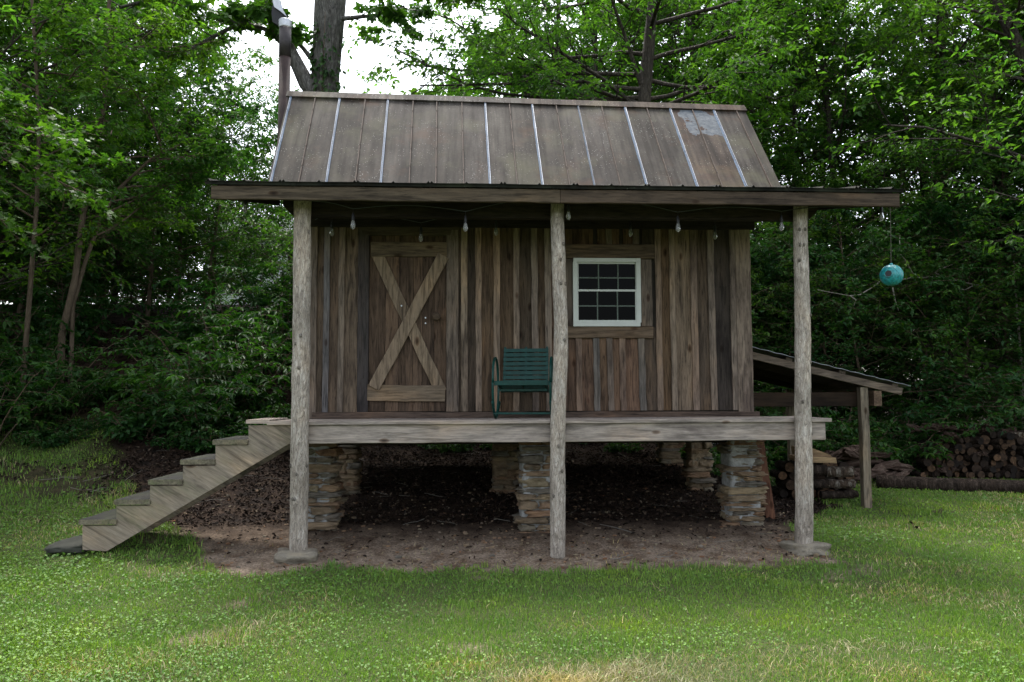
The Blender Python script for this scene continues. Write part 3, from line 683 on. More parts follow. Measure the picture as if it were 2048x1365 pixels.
# --- stone piers
def pier(px, pyb, wpx, y, sd_, taper=.12, d_=.4):
    r_ = random.Random(sd_); top = 1.06; c = P(px, pyb, y=y); zb_ = float(gz(c.x, y))-.04; w_ = wpx/1600*(y-CAM.y)*.88
    mo = MB(); me_ = MB(); z = zb_
    while z < top-.02:
        h = min(r_.choice((.042, .05, .06, .07, .08, .10))*r_.uniform(.9, 1.15), top-z+.01); t = (z-zb_)/(top-zb_); W = w_*(1+taper*(1-t))*r_.uniform(.82, 1.12); xo = c.x+r_.uniform(-.035, .035)
        cuts = [0, 1] if r_.random() < .45 else [0, r_.uniform(.3, .7), 1]
        for q in range(len(cuts)-1):
            a1 = W*(cuts[q+1]-cuts[q]); hh = h*r_.uniform(.84, .95)
            for (ya, dd) in ((y+r_.uniform(-.035, .03), d_*.55), (y+d_*.5, d_*.5)):
                me_.stone((xo-W/2+W*(cuts[q]+cuts[q+1])/2, ya+dd/2, z+hh/2), (a1*.97, dd, hh), r_.random()*50, 8, 6, .20, r_.uniform(-.12, .12))
        z += h
    mo.stone((c.x-.02, y+d_/2+.01, (zb_+top)/2), (w_*.80, d_*.9, (top-zb_)*1.0), sd_, 14, 12, .13)
    p_ = me_.build('stone_pier', STONE, cabin, True); mo.build('mortar', MORTAR if y < 1 else STONE, p_, True); return p_  # rear mortar takes the darker stone colour to paint in shade
pier(634, 1045, 74, .72, 3, .2); pier(1082, 1058, 92, .60, 14, .1); pier(1497, 1046, 80, .72, 25, .12)
pier(690, 975, 52, 2.4, 31, .2, .35); pier(1012, 980, 56, 2.4, 42, .1, .35); pier(1404, 980, 46, 2.4, 53, .35, .3)
pier(1345, 960, 48, 3.75, 61, .1, .3)
# --- stove pipe
pc = P(567.5, 240, y=1.95); zt_ = P(567.5, 52, y=1.95).z; rP = .068
mb = MB(); zmid = P(567, 112, y=1.95).z
mb.tube([(XL+.02, 1.95, 3.98), (pc.x+.10, 1.95, 3.98), (pc.x+.03, 1.95, 4.0), (pc.x, 1.95, 4.06), (pc.x, 1.95, 4.3), (pc.x, 1.95, zmid)], rP, 22)
sp = part(mb, 'stovepipe', PIPE, cabin, True)
mb = MB(); mb.tube([(pc.x, 1.95, zmid-.02), (pc.x, 1.95, zt_)], rP+.003, 22); part(mb, 'upper_pipe', PIPEDK, sp, True)
mb = MB(); mb.lathe((pc.x, 1.95, zt_-.03), [(rP+.006, 0), (rP+.012, .015), (rP+.008, .03), (rP+.014, .05), (rP+.008, .07), (rP+.014, .085), (rP+.002, .1)], 22); part(mb, 'collar', GALV, sp, True)
mb = MB(); cz = zt_+.06                           # slanting half-round wind cowl with a bright torn rear sheet
cw_pts = [P(x, y, y=2.0) for x, y in ((544, 12), (552, 12), (566, 22), (577, 36), (586, 55), (577, 52), (556, 51), (545, 44), (543, 28))]
mb.add(cw_pts+[v+Vector((0, .07, .0)) for v in cw_pts], [tuple(range(9)), tuple(reversed(range(9, 18)))]+[(i, 9+i, 9+(i+1) % 9, (i+1) % 9) for i in range(9)])
mb.m = 1; gp = [P(x, y, y=1.97) for x, y in ((543, -8), (556, -6), (562, 4), (566, 20), (574, 34), (560, 22), (548, 14))]
mb.add(gp+[v+Vector((0, .02, .0)) for v in gp], [tuple(range(7)), tuple(reversed(range(7, 14)))]+[(i, 7+i, 7+(i+1) % 7, (i+1) % 7) for i in range(7)])
part(mb, 'wind_cowl', [BLACK, GALV], sp)
# --- lean-to
LY0, LY1 = 2.3, 4.6
la, lb = P(1503, 692, y=LY0), P(1803, 784, y=LY0); la.x = XR+.01
sl_ = (lb.z-la.z)/(lb.x-la.x); la.z = lb.z+sl_*(XR+.01-lb.x)
lt = MB(); n_ = Vector((-sl_, 0, 1)).normalized(); dxl = Vector((1, 0, sl_)).normalized()
tp = la+n_*.10; tq = lb+n_*.09+dxl*.07
prs = []
kk_ = 26
for j in range(2):
    y = (LY0-.06, LY1+.15)[j]
    for q in range(kk_+1): p_ = tp.lerp(tq, q/kk_); prs.append((p_.x, y, p_.z+(.008 if q % 2 else 0)))
    for q in range(kk_+1): p_ = tp.lerp(tq, q/kk_); prs.append((p_.x, y, p_.z-.006+(.008 if q % 2 else 0)))
K = kk_+1; fs = []
for q in range(kk_): fs += [(q, q+1, 2*K+q+1, 2*K+q), (K+q, 3*K+q, 3*K+q+1, K+q+1), (q, K+q, K+q+1, q+1)]
fs += [(K-1, 2*K-1, 4*K-1, 3*K-1)]
lt.add(prs, fs); lto = part(lt, 'lean_to_roof', TINROOF)
for i, y in enumerate((LY0, 3.05, 3.8, LY1)):
    mb = MB(); mb.tint = G(1.7 if i == 0 else .8); mb.plank((la.x, y, la.z), (lb.x, y, lb.z), n_*.045, (0, .019, 0), 8, .003, .004, rnd); part(mb, 'rafter', W_TRIM_X if i == 0 else W_DARK, lto)
for i in range(4):
    p_ = la.lerp(lb, (.12+.28*i))+n_*.066; mb = MB(); mb.tint = G(1.0); mb.plank((p_.x, LY0-.01, p_.z), (p_.x, LY1, p_.z), dxl*.04, n_*.018, 3, .002, .003, rnd); part(mb, 'purlin', W_TRIM_Y, lto)
pz_ = P(1740, 780, y=LY0).z
for y, w_ in ((LY0, 1), (LY1, 1)):
    c = P(1738, 1010, y=LY0); mb = MB(); mb.tint = G(1.5 if y == LY0 else 1.3, .97, 1.02, .95); zt2 = lb.z+(c.x-lb.x)*sl_-.055
    mb.plank((c.x, y+.06, float(gz(c.x, y))-.1), (c.x, y+.06, zt2), (.05, 0, 0), (0, .05, 0), 6, .003, .005, rnd); part(mb, 'lean_to_post', W_TRIM_Z, lto)
zbm = P(1700, 799, y=LY0+.1).z
mb = MB(); mb.tint = G(.28, 1.1, .9, .75); mb.plank((XR, LY0+.14, zbm), (P(1727, 800, y=LY0+.1).x, LY0+.14, zbm), (0, 0, .09), (0, .019, 0), 5, .003, .004, rnd); part(mb, 'tie_beam', W_TRIM_X, lto)  # tie beam tint cut low to paint in the lean-to's shade
xh = P(1754, 796, y=LY0).x; mb = MB(); mb.tint = G(1.3, 1.1, .95, .8); mb.plank((xh, LY0-.02, zbm+.01), (xh, LY1+.1, zbm+.01), (.05, 0, 0), (0, 0, .095), 5, .003, .004, rnd); part(mb, 'header_beam', W_TRIM_Y, lto)

# ================================================================== LOOSE THINGS
# chair
ch = thing('rocking_chair', P(1048, 836, y=.5), 'green slatted metal rocking chair with hoop arms on the porch', 'chair')
ch.location.z = dz; ch.rotation_euler.z = R(-9)
def cpart(mb, name): return mb.build(name, CHAIRM, None, True)
def local_build(mb, name, mt, parent, smooth=False):
    o = mb.build(name, mt, None, smooth, (0, 0, 0)); o.parent = parent; return o
CW = .27
mb = MB(); seatp = []
for i in range(8):
    y = -.22+i*.052; mb.plank((-CW+.02, y, .335-.012*i+.02), (CW-.02, y, .335-.012*i+.02), (0, .021, -.004), (0, 0, .002), 3, 0, .001, rnd)
mb.plank((-CW, -.245, .352), (CW, -.245, .352), (0, 0, .022), (0, .004, 0), 3, 0, .002, rnd)
for x in (-CW+.04, 0, CW-.04): mb.plank((x, -.24, .345), (x, .17, .262), (.012, 0, 0), (0, 0, .003), 3, 0, .001, rnd)
mb.plank((-CW+.03, -.10, .285), (CW-.03, -.10, .285), (0, 0, .012), (0, .012, 0), 2, 0, .002, rnd)
local_build(mb, 'seat', CHAIRM, ch)
mb = MB(); b0, b1 = Vector((0, .17, .30)), Vector((0, .30, .735)); bdv = (b1-b0).normalized(); bn = Vector((0, bdv.z, -bdv.y))
for i in range(9):
    c = b0+bdv*(.025+i*.0495); mb.plank(c+Vector((-CW+.035, 0, 0)), c+Vector((CW-.035, 0, 0)), bdv*.0195, bn*.002, 3, 0, .001, rnd)
for x in (-CW+.05, 0, CW-.05): mb.plank(b0+Vector((x, .006, 0)), b0+bdv*.46+Vector((x, .006, 0)), (.011, 0, 0), bn*.003, 3, 0, .001, rnd)
local_build(mb, 'backrest', CHAIRM, ch)
for s_ in (-1, 1):
    mb = MB(); pts = []
    for i in range(29):                          # arm hoop: rises from the seat front, over, and down behind
        t = i/28; ang = math.pi*(1.0-1.0*t); pts.append((s_*(CW+.012), -.035-.215*math.cos(math.pi-ang)*-1 if False else -.04+.215*math.cos(ang), .36+.25*math.sin(ang)**.8 if math.sin(ang) > 0 else .36))
    mb.tube(pts, .012, 10, True)
    pts = []
    for i in range(33):                          # lower loop that is leg and runner in one
        ang = math.pi+math.pi*i/32; pts.append((s_*(CW+.012), -.03+.24*math.cos(ang), .36+.35*math.sin(ang) if True else 0))
    mb.tube(pts, .012, 10, True)
    pts = [(s_*(CW+.012), -.30+.6*i/20, .012+.16*((i-10)/10)**2) for i in range(21)]
    mb.tube(pts, .011, 8, True)
    local_build(mb, 'side_frame', CHAIRM, ch, True)
for y, z in ((-.17, .055), (.14, .05)):
    mb = MB(); mb.plank((-CW-.01, y, z), (CW+.01, y, z), (0, .014, 0), (0, 0, .010), 2, 0, .003, rnd); local_build(mb, 'stretcher', CHAIRM, ch)
# string lights
def bulbs(name, pts, y, label, ends, drop=.055):
    t = thing(name, P(pts[0][0], pts[0][1], y=y), label, 'string lights'); mb = MB(); cable = [P(*ends[0], y=y)]
    bl = []
    for px, py in pts:
        c = P(px, py, y=y); bl.append(c); cable.append(c+Vector((0, 0, drop+.095)))
    cable.append(P(*ends[1], y=y)); path = []
    for i in range(len(cable)-1):
        for j in range(8):
            s = j/8; p_ = cable[i].lerp(cable[i+1], s); p_.z += (.045 if 0 < i < len(cable)-2 else .02)*math.sin(math.pi*s); path.append(p_)
    path.append(cable[-1]); mb.tube(path, .0042, 5); mb.build('cable', CABLE, t)
    for c in bl:
        mb = MB(); mb.tube([c+Vector((0, 0, drop+.095)), c+Vector((.002, 0, .07))], .003, 5)
        mb.lathe(c, [(.004, .105), (.011, .095), (.015, .075), (.016, .04), (.013, .03)], 12); so2 = mb.build('socket', BLACK, t, True)
        mb = MB(); mb.lathe(c, [(.012, .035), (.016, .02), (.0225, -.005), (.024, -.022), (.018, -.04), (.008, -.05), (.0005, -.053)], 14)
        mb.build('bulb', BULB, so2, True)
        mb = MB(); mb.tube([c+Vector((0, 0, .03)), c+Vector((.006, 0, 0)), c+Vector((-.006, 0, -.02)), c+Vector((.002, 0, -.03))], .0022, 4); mb.build('filament', GALV, so2)
bulbs('string_lights', [(706, 448), (931, 453), (1137, 430), (1356, 454), (1563, 452)], -.16, 'front string of clear bulbs with black sockets draped along the porch beam', ((612, 402), (1700, 415)), .045)
bulbs('string_lights', [(664, 463), (842, 474), (992, 462), (1261, 464), (1430, 470)], .62, 'rear string of clear bulbs hanging close to the plank wall', ((630, 440), (1470, 440)), .05)
bulbs('string_lights', [(490, 415)], -.1, 'lone clear bulb hanging below the left corner of the porch roof', ((470, 392), (550, 396)), .0)
bulbs('string_lights', [(1763, 432)], -.1, 'lone clear bulb hanging beside the teal birdhouse string', ((1700, 412), (1785, 404)), .0)
# birdhouse
c = P(1783, 551, y=-.05); tb = thing('birdhouse', c, 'round teal glazed birdhouse with a dark hole hanging on twine from porch roof corner', 'birdhouse')
mb = MB(); rr_ = 22.5*7.5/1600; k = 28; prf = []
for i in range(21):
    a_ = math.pi*i/20; prf.append((rr_*math.sin(a_)+.0005, rr_*.98*math.cos(a_)*-1))
prf = prf[:-1]+[(.016, rr_*.97), (.017, rr_*1.06), (.01, rr_*1.12), (.001, rr_*1.13)]
mb.lathe(c, prf, k); g_ = mb.build('globe', TEAL, tb, True)
g_.modifiers.new('tex', 'DISPLACE') if False else None
hd = Vector((-.68, -.73, .04)).normalized(); mb = MB(); hc = c+hd*rr_*.955
a_ = hd.cross(Vector((0, 0, 1))).normalized(); b_ = a_.cross(hd)
ring = [hc+(a_*math.cos(q/18*2*math.pi)+b_*math.sin(q/18*2*math.pi))*.034 for q in range(18)]
mb.add([p_+hd*.006 for p_ in ring], [tuple(range(18))]); mb.build('hole', BLACK, tb)  # flat black disc paints in the darkness of the opening
mb = MB(); mb.tube([p_+hd*.004 for p_ in ring]+[ring[0]+hd*.004, ring[1]+hd*.004], .0045, 8, False); mb.build('hole_rim', TEAL, tb, True)
mb = MB(); tp_ = P(1780, 408, y=-.05); tp_.z = pz(tp_.x, -.05)-.02; mb.tube([c+Vector((0, 0, rr_*1.1)), c.lerp(tp_, .5)+Vector((.003, 0, 0)), tp_], .0028, 5); mb.build('twine', TWINE, tb)
# relief lines on the globe
mb = MB()
for q in range(9):
    for s_ in (-1, 1):
        pts = []
        for i in range(14):
            la_ = -1.15+2.3*i/13; lo = q/9*2*math.pi+s_*la_*.7
            pts.append(c+Vector((math.cos(la_)*math.cos(lo), math.cos(la_)*math.sin(lo), math.sin(la_)*.98))*rr_)
        mb.tube(pts, .0022, 4)
mb.build('relief', TEAL, tb)
# slab at the foot of the stairs
a_, b_ = P(92, 1086, y=.0), P(166, 1086, y=0); mb = MB(); zc = float(gz(a_.x+.15, .3))+.02
mb.stone(((a_.x+b_.x)/2, .36, zc), (b_.x-a_.x+.03, .78, .075), 4, 8, 8, .06)
o = mb.build('stone_slab', SLAB, None, True, ((a_.x+b_.x)/2, .36, zc)); tag(o, 'dark mossy slab lying in the grass at the foot of the stairs', 'slab')
# leaning plank behind the right pier and the pink scrap
mb = MB(); a_, b_ = P(1517, 880, y=1.2), P(1541, 1038, y=1.15); mb.tint = (1.1, .65, .5); mb.plank(b_, a_, (.055, 0, 0), (0, .012, 0), 6, .003, .004, rnd)
o = mb.build('plank', W_TRIM_Z, None, False, b_); tag(o, 'reddish brown plank leaning behind the white mortared right front pier', 'plank')
mb = MB(); q = [P(x, y, y=1.5) for x, y in ((1444, 884), (1462, 884), (1460, 893), (1453, 898), (1453, 907), (1450, 905), (1449, 895))]
mb.add(q+[v+Vector((0, .03, 0)) for v in q], [tuple(range(7)), tuple(reversed(range(7, 14)))]+[(i, 7+i, 7+(i+1) % 7, (i+1) % 7) for i in range(7)])
o = mb.build('cloth_scrap', PINK, None, False, q[0]); tag(o, 'small pink cloth scrap hanging under the deck beside the right pier', 'cloth')

# ---- firewood
def log_proto(name, L, r_, sd_, mt, split=False):
    mb = MB(); pts = []; n_ = 7
    for i in range(n_+1): pts.append(Vector((.012*noise.noise(Vector((i*.5, sd_, 0))), -L/2+L*i/n_, .012*noise.noise(Vector((i*.5, sd_, 5))))))
    mb.tube(pts, r_, 14, False, .10, sd_*3.3); k = 14
    mb.m = 1; mb.add(mb.v[:k], [tuple(reversed(range(k)))]); mb.add(mb.v[n_*k:(n_+1)*k], [tuple(range(k))])
    if split:
        mb2 = MB(); vs = []
        for (x, y, z) in mb.v: vs.append((x, y, max(z, -.25*r_+.05*r_*math.sin(y*9+sd_))))
        mb.v = vs
    return mb.build(name, [mt, ENDG], None, False, (0, 0, 0))
protos = [log_proto('firewood_log', .5, .07, i*1.7+1, B_LOG) for i in range(4)]
for p_ in protos: COL.objects.unlink(p_)
rl = random.Random(8); first = {}
def put(pr, loc, rot, label, cat, group, scale=(1, 1, 1), name=None):
    o = pr.copy(); o.name = name or pr.name; COL.objects.link(o); o.location = loc; o.rotation_euler = rot; o.scale = scale
    return tag(o, label, cat, group)
YP = 5.6; rows = 8; x0 = P(1822, 950, y=YP).x
for r_ in range(rows):
    nlog = 20-(r_//3)
    for k in range(nlog):
        x = x0+.02+k*.118+(r_ % 2)*.06+rl.uniform(-.03, .03)+r_*.028*(1 if r_ < 4 else 1.5)
        if x > x0+2.35: continue
        if r_ == rows-1 and (k < 8 or rl.random() < .2): continue
        if r_ == rows-2 and k < 2: continue
        z = float(gz(x, YP))+.05+r_*.093+rl.uniform(-.008, .008); sc = rl.uniform(.55, 1.12)
        edge = 'in the top course' if r_ >= rows-2 else ('in the bottom course' if r_ == 0 else 'amid the middle courses')
        put(protos[rl.randrange(4)], (x, YP+rl.uniform(-.12, .10), z+rl.uniform(-.015, .015)), (rl.uniform(-.06, .06), rl.uniform(0, 6), rl.uniform(-.3, .3)),
            'round dark log '+edge+' of the long stack at the wood edge', 'log', 'round logs '+edge+' of the long stack', (sc*1.0, 1, sc))
# grey split block on top right of the stack
mb = MB(); c = P(2027, 873, y=YP-.1); mb.stone(c, (.26, .3, .15), 9, 6, 8, .12); o = mb.build('wood_block', B_LOGW, None, False, c); tag(o, 'pale grey block lying on top of the long log stack', 'block')
# dark edging log
a_, b_ = P(1752, 953, y=4.2), P(2120, 992, y=3.2)
mb = MB(); pts = [a_.lerp(b_, i/14)+Vector((0, 0, .02*noise.noise(Vector((i*.4, 2, 2))))) for i in range(15)]
for q in pts: q.z = float(gz(q.x, q.y))+.08
mb.tube(pts, [.105+.012*noise.noise(Vector((i*.6, 0, 0))) for i in range(15)], 14, True, .08, 5); o = mb.build('edging_log', B_LOG, None, True, pts[0]); tag(o, 'long black log lying along the lawn edge in front of the log stack', 'log')
# near stack beside the lean-to post, seen side-on
near = [((1668, 990), .36, .050, 'short brown log at the bottom of the stack beside the lean-to post', B_LOG), ((1700, 988), .2, .045, 'small reddish log end at the bottom right of the lean-to stack', B_LOG),
        ((1675, 968), .44, .058, 'barky log in the second course of the lean-to stack', B_LOGW), ((1677, 944), .36, .07, 'thick log with white fungus on its bark in the lean-to stack', B_LOGW),
        ((1638, 940), .2, .07, 'dark log wedged behind the porch post in the lean-to stack', B_LOG), ((1640, 968), .22, .055, 'short dark log low behind the porch post', B_LOG)]
for i, ((px, py), L, r_, lab, mt) in enumerate(near):
    y = 2.75; c = P(px, py, y=y); o = log_proto('firewood_log', L, r_, 20+i, mt); o.rotation_euler = (0, 0, R(90+rl.uniform(-7, 7))); o.location = c; tag(o, lab, 'log')
for i, (pts_, lab, y) in enumerate((([(1596, 914), (1672, 916), (1674, 927), (1600, 925), (1596, 920)], 'flat pale split board on top of the lean-to stack', 2.7), ([(1600, 896), (1628, 898), (1660, 910), (1664, 914), (1602, 913)], 'yellow split wedge topping the lean-to stack', 2.85))):
    q = [P(x, yy_, y=y) for x, yy_ in pts_]; mb = MB(); k = len(q); mb.tint = (1.3, 1.05, .68)
    mb.add(q+[v+Vector((0, .3, .01)) for v in q], [tuple(reversed(range(k))), tuple(range(k, 2*k))]+[(i_, (i_+1) % k, k+(i_+1) % k, k+i_) for i_ in range(k)])
    o = mb.build('split_wood', W_DECK, None, False, q[0]); tag(o, lab, 'firewood')
for k in range(34):                              # stack under the lean-to roof, end-on, in shade
    r_ = k//9; q = k % 9; x = P(1556, 950, y=3.4).x+q*.125+(r_ % 2)*.06; 
    if x > P(1650, 950, y=3.4).x+.25: continue
    put(protos[k % 4], (x, 3.35+rl.uniform(-.05, .05), float(gz(x, 3.35))+.07+r_*.12), (0, rl.uniform(0, 6), rl.uniform(-.1, .1)), 'shaded log in the stack under the lean-to roof behind the porch post', 'log', 'logs stacked under the lean-to roof', (rl.uniform(.8, 1),)*3)
# rough split pile further back
def chunk(sd_):
    mb = MB(); mb.tint = (1.1, .85, .7); mb.stone((0, 0, 0), (.46, .16, .11), sd_, 6, 3, .3); return mb.build('split_wood', W_DECK if False else B_LOG, None, False, (0, 0, 0))
cps = [chunk(i*3.1) for i in range(4)]
for c_ in cps: COL.objects.unlink(c_)
m2, n2, b2 = mat('split_heartwood'); v_ = coords(n2, (.2, 1, 1), False); f_ = noise_t(n2, v_, 22, 6, .7)
n2.links.new(ramp(n2, f_, [(.3, (.028, .016, .012)), (.5, (.065, .042, .032)), (.72, (.13, .10, .08))]), b2.inputs['Base Color']); bump(n2, b2, f_, .6, .01)
for c_ in cps: c_.data.materials[0] = m2
for k in range(40):
    px = rl.uniform(1628, 1800); h = rl.random(); y = rl.uniform(4.6, 5.3); c = P(px, 930, y=y)
    env = max(.05, 1-abs((px-1712)/100)**2)
    z = float(gz(c.x, y))+.05+env*.52*h
    put(cps[k % 4], (c.x, y, z), (rl.uniform(-.3, .3), rl.uniform(-.25, .25), rl.uniform(-.7, .7)), 'rough brown split log in the loose heap behind the lean-to post', 'firewood', 'split logs in the loose heap', (rl.uniform(.6, 1.15), rl.uniform(.7, 1.1), rl.uniform(.7, 1.3)))
for k in range(26):
    x = x0+rl.uniform(-.1, 2.3) if False else P(1830, 950, y=YP).x+rl.uniform(0, 2.2); top_ = rl.random() < .6
    z = float(gz(x, YP))+(.80 if top_ else rl.uniform(.1, .7))+rl.uniform(-.05, .04)
    put(cps[k % 4], (x, YP-(.0 if top_ else .2), z), (rl.uniform(-.4, .4), rl.uniform(-.3, .3), rl.uniform(0, 3)), 'rough split piece lying '+('on top of' if top_ else 'against the face of')+' the long log stack', 'firewood', 'split pieces '+('on top of' if top_ else 'against the face of')+' the long stack', (rl.uniform(.4, .8), rl.uniform(.6, .9), rl.uniform(.6, .9)))
# ---- utility lines and the house beyond the trees
for i, (p0, p1) in enumerate((((1330, -16), (1640, 92)), ((1450, -16), (1700, 70)))):
    a_, b_ = P(*p0, y=14), P(*p1, y=12); mb = MB(); d_ = (b_-a_)
    mb.tube([a_+d_*t-Vector((0, 0, .25*math.sin(math.pi*(t+1.2)/3.4))) for t in (-1.2, -.6, 0, .5, 1, 1.6, 2.2)], .022, 5); o = mb.build('power_line', WIRE, None, True, a_)
    tag(o, ('lower' if i == 0 else 'upper')+' pale overhead line crossing the sky above the right end of the roof', 'cable')
hc = P(520, 520, y=26); hz = float(gz(hc.x, 26)); hs_ = thing('house', (hc.x, 27, hz), 'pale house with grey roof glimpsed through the trees on the left', 'house')
mb = MB(); x0, x1 = P(410, 520, y=26).x, P(640, 520, y=26).x; ze = P(520, 468, y=26).z
mb.box((x0, 26, hz-1), (x1, 31, ze)); mb.build('wall', HWALL, hs_)
mb = MB(); zr = ze+1.3; mb.add([(x0-.3, 25.6, ze-.05), (x1+.3, 25.6, ze-.05), (x1+.3, 28.5, zr), (x0-.3, 28.5, zr), (x1+.3, 31.4, ze-.05), (x0-.3, 31.4, ze-.05), (x0-.3, 25.6, ze-.2), (x1+.3, 25.6, ze-.2)], [(0, 1, 2, 3), (3, 2, 4, 5), (0, 6, 7, 1), (0, 3, 5), (1, 4, 2)]); mb.build('roof', HROOF, hs_)
for i in range(3):
    xw = x0+.8+i*1.3; mb = MB(); mb.box((xw, 25.95, ze-1.6), (xw+.7, 26.02, ze-.5)); wn_ = mb.build('window', GLASS, hs_)
    mb = MB(); 
    for q in ((xw-.06, ze-1.66, xw, ze-.44), (xw+.7, ze-1.66, xw+.76, ze-.44), (xw, ze-.5, xw+.7, ze-.44), (xw, ze-1.66, xw+.7, ze-1.6), (xw+.33, ze-1.6, xw+.37, ze-.5)): mb.box((q[0], 25.92, q[1]), (q[2], 26.03, q[3]))
    mb.build('frame', VINYL, wn_)
# ================================================================== PLANTS
def leafgeo(pts, dirs, size, rng, wid=.42, droop=.35, shape='leaf', flat=.5):
    """pts (n,3) leaf bases, dirs (n,3) growth direction; folded pointed leaves"""
    n_ = len(pts); d = dirs/np.linalg.norm(dirs, axis=1, keepdims=True)
    d = d+rng.normal(0, .35, (n_, 3)); d[:, 2] -= droop*rng.uniform(.3, 1.4, n_); d /= np.linalg.norm(d, axis=1, keepdims=True)
    upv = np.tile([0, 0, 1.0], (n_, 1))+rng.normal(0, flat, (n_, 3))
    s = np.cross(d, upv); s /= np.linalg.norm(s, axis=1, keepdims=True)+1e-9; u = np.cross(s, d)
    L = size*rng.uniform(.65, 1.25, (n_, 1)); W = L*wid*rng.uniform(.8, 1.15, (n_, 1)); f = .25
    if shape == 'leaf':
        b_ = pts; t = pts+d*L-u*L*.12; l1 = pts+d*L*.38+s*W*.5+u*W*f; r1 = pts+d*L*.38-s*W*.5+u*W*f
        V = np.stack([b_, l1, t, r1], 1).reshape(-1, 3); k = np.arange(n_)[:, None]*4
        Fq = np.concatenate([k+np.array([[0, 2, 1]]), k+np.array([[0, 3, 2]])], 0)
    elif shape == 'oval':
        P_ = [pts, pts+d*L*.3+s*W*.42+u*W*f*.8, pts+d*L*.65+s*W*.4+u*W*f*.6, pts+d*L-u*L*.18, pts+d*L*.65-s*W*.4+u*W*f*.6, pts+d*L*.3-s*W*.42+u*W*f*.8]
        V = np.stack(P_, 1).reshape(-1, 3); k = np.arange(n_)[:, None]*6
        Fq = np.concatenate([k+np.array([[0, 2, 1]]), k+np.array([[0, 3, 2]]), k+np.array([[0, 4, 3]]), k+np.array([[0, 5, 4]])], 0)
    else:                                         # lobed maple leaf: five points
        P_ = [pts+d*L*.35]
        for (a, r_) in ((-2.5, .42), (-1.9, .30), (-1.15, .62), (-.62, .34), (0, .68), (.62, .34), (1.15, .62), (1.9, .30), (2.5, .42)):
            P_.append(pts+d*L*(.35+r_*math.cos(a))+s*L*r_*math.sin(a)+u*L*.08*abs(math.sin(a)))
        V = np.stack(P_, 1).reshape(-1, 3); k = np.arange(n_)[:, None]*10
        Fq = np.concatenate([k+np.array([[0, i+1, i]]) for i in range(1, 9)], 0)
    return V, Fq
class Plant:
    def __init__(s, seed): s.r = np.random.RandomState(seed); s.w = MB(); s.lp = []; s.ld = []
    def path(s, p, d, L, n_, wob, lift=0.0):
        pts = [np.array(p, float)]; d = np.array(d, float); d /= np.linalg.norm(d)
        for i in range(n_):
            d = d+s.r.normal(0, wob, 3); d[2] += lift; d /= np.linalg.norm(d); pts.append(pts[-1]+d*L/n_)
        return pts
    def tube(s, pts, r0_, r1_, sides): s.w.tube([Vector(p) for p in pts], list(np.linspace(r0_, r1_, len(pts))), sides, False)
    def leaves_on(s, pts, n_, spread=.03, t0=.1):
        k = len(pts)-1; t = s.r.uniform(t0, 1, n_)*k; i = np.minimum(t.astype(int), k-1); f = (t-i)[:, None]; A_ = np.array(pts)
        base = A_[i]*(1-f)+A_[i+1]*f; d = A_[i+1]-A_[i]; d /= np.linalg.norm(d, axis=1, keepdims=True)+1e-9
        side = np.cross(d, [0, 0, 1.0])*np.where(s.r.rand(n_, 1) < .5, 1, -1); s.lp.append(base+s.r.normal(0, spread, (n_, 3))); s.ld.append(d*.6+side+s.r.normal(0, .15, (n_, 3)))
    def limb(s, p, d, L, r_, nsec, ntw, nl, lift=.05, sec=.45, tw=.45, t0=.2, flat=.25):
        pts = s.path(p, d, L, 7, .10, lift); s.tube(pts, r_, r_*.3, 6); A_ = np.array(pts)
        for j in range(nsec):
            t = t0+(1-t0)*(j+.7)/nsec; i = min(int(t*7), 6); q = A_[i]+(A_[i+1]-A_[i])*(t*7-i); dd = A_[i+1]-A_[i]; dd /= np.linalg.norm(dd)
            side = np.cross(dd, [0, 0, 1.0]); side /= np.linalg.norm(side)+1e-9; sg = 1 if j % 2 else -1
            d2 = dd*.75+side*sg*s.r.uniform(.5, 1.0)+np.array([0, 0, s.r.normal(.03, flat)]); L2 = L*sec*(1.15-.6*t)*s.r.uniform(.7, 1.2)
            p2 = s.path(q, d2, L2, 4, .12, lift*.3); s.tube(p2, r_*.32, r_*.1, 4); B_ = np.array(p2)
            for k in range(ntw):
                t2 = .2+.8*(k+.8)/ntw; i2 = min(int(t2*4), 3); q2 = B_[i2]+(B_[i2+1]-B_[i2])*(t2*4-i2); d3 = B_[i2+1]-B_[i2]; d3 /= np.linalg.norm(d3)
                sd3 = np.cross(d3, [0, 0, 1.0]); d4 = d3*.8+sd3*(1 if k % 2 else -1)*s.r.uniform(.4, 1)+np.array([0, 0, s.r.normal(-.05, flat)]); L3 = L2*tw*s.r.uniform(.6, 1.3)
                p3 = s.path(q2, d4, L3, 3, .15, -.03); s.tube(p3, max(.003, r_*.08), .002, 3); s.leaves_on(p3, nl)
            s.leaves_on(p2[2:], nl)
        s.leaves_on(pts[5:], nl)
    def finish(s, leafsz, wid, shape, lmat, bmat, nm, droop=.35, flat=.5):
        tr = s.w.build('trunk', bmat, None, True, (0, 0, 0)); V, Fq = leafgeo(np.concatenate(s.lp), np.concatenate(s.ld), leafsz, s.r, wid, droop, shape, flat)
        me = npmesh('crown', V, Fq, lmat); cr = bpy.data.objects.new('crown' if nm != 'shrub' else 'foliage', me)
        if nm == 'shrub': tr.name = 'stem'
        COL.objects.link(cr); COL.objects.unlink(tr); COL.objects.unlink(cr); return tr, cr
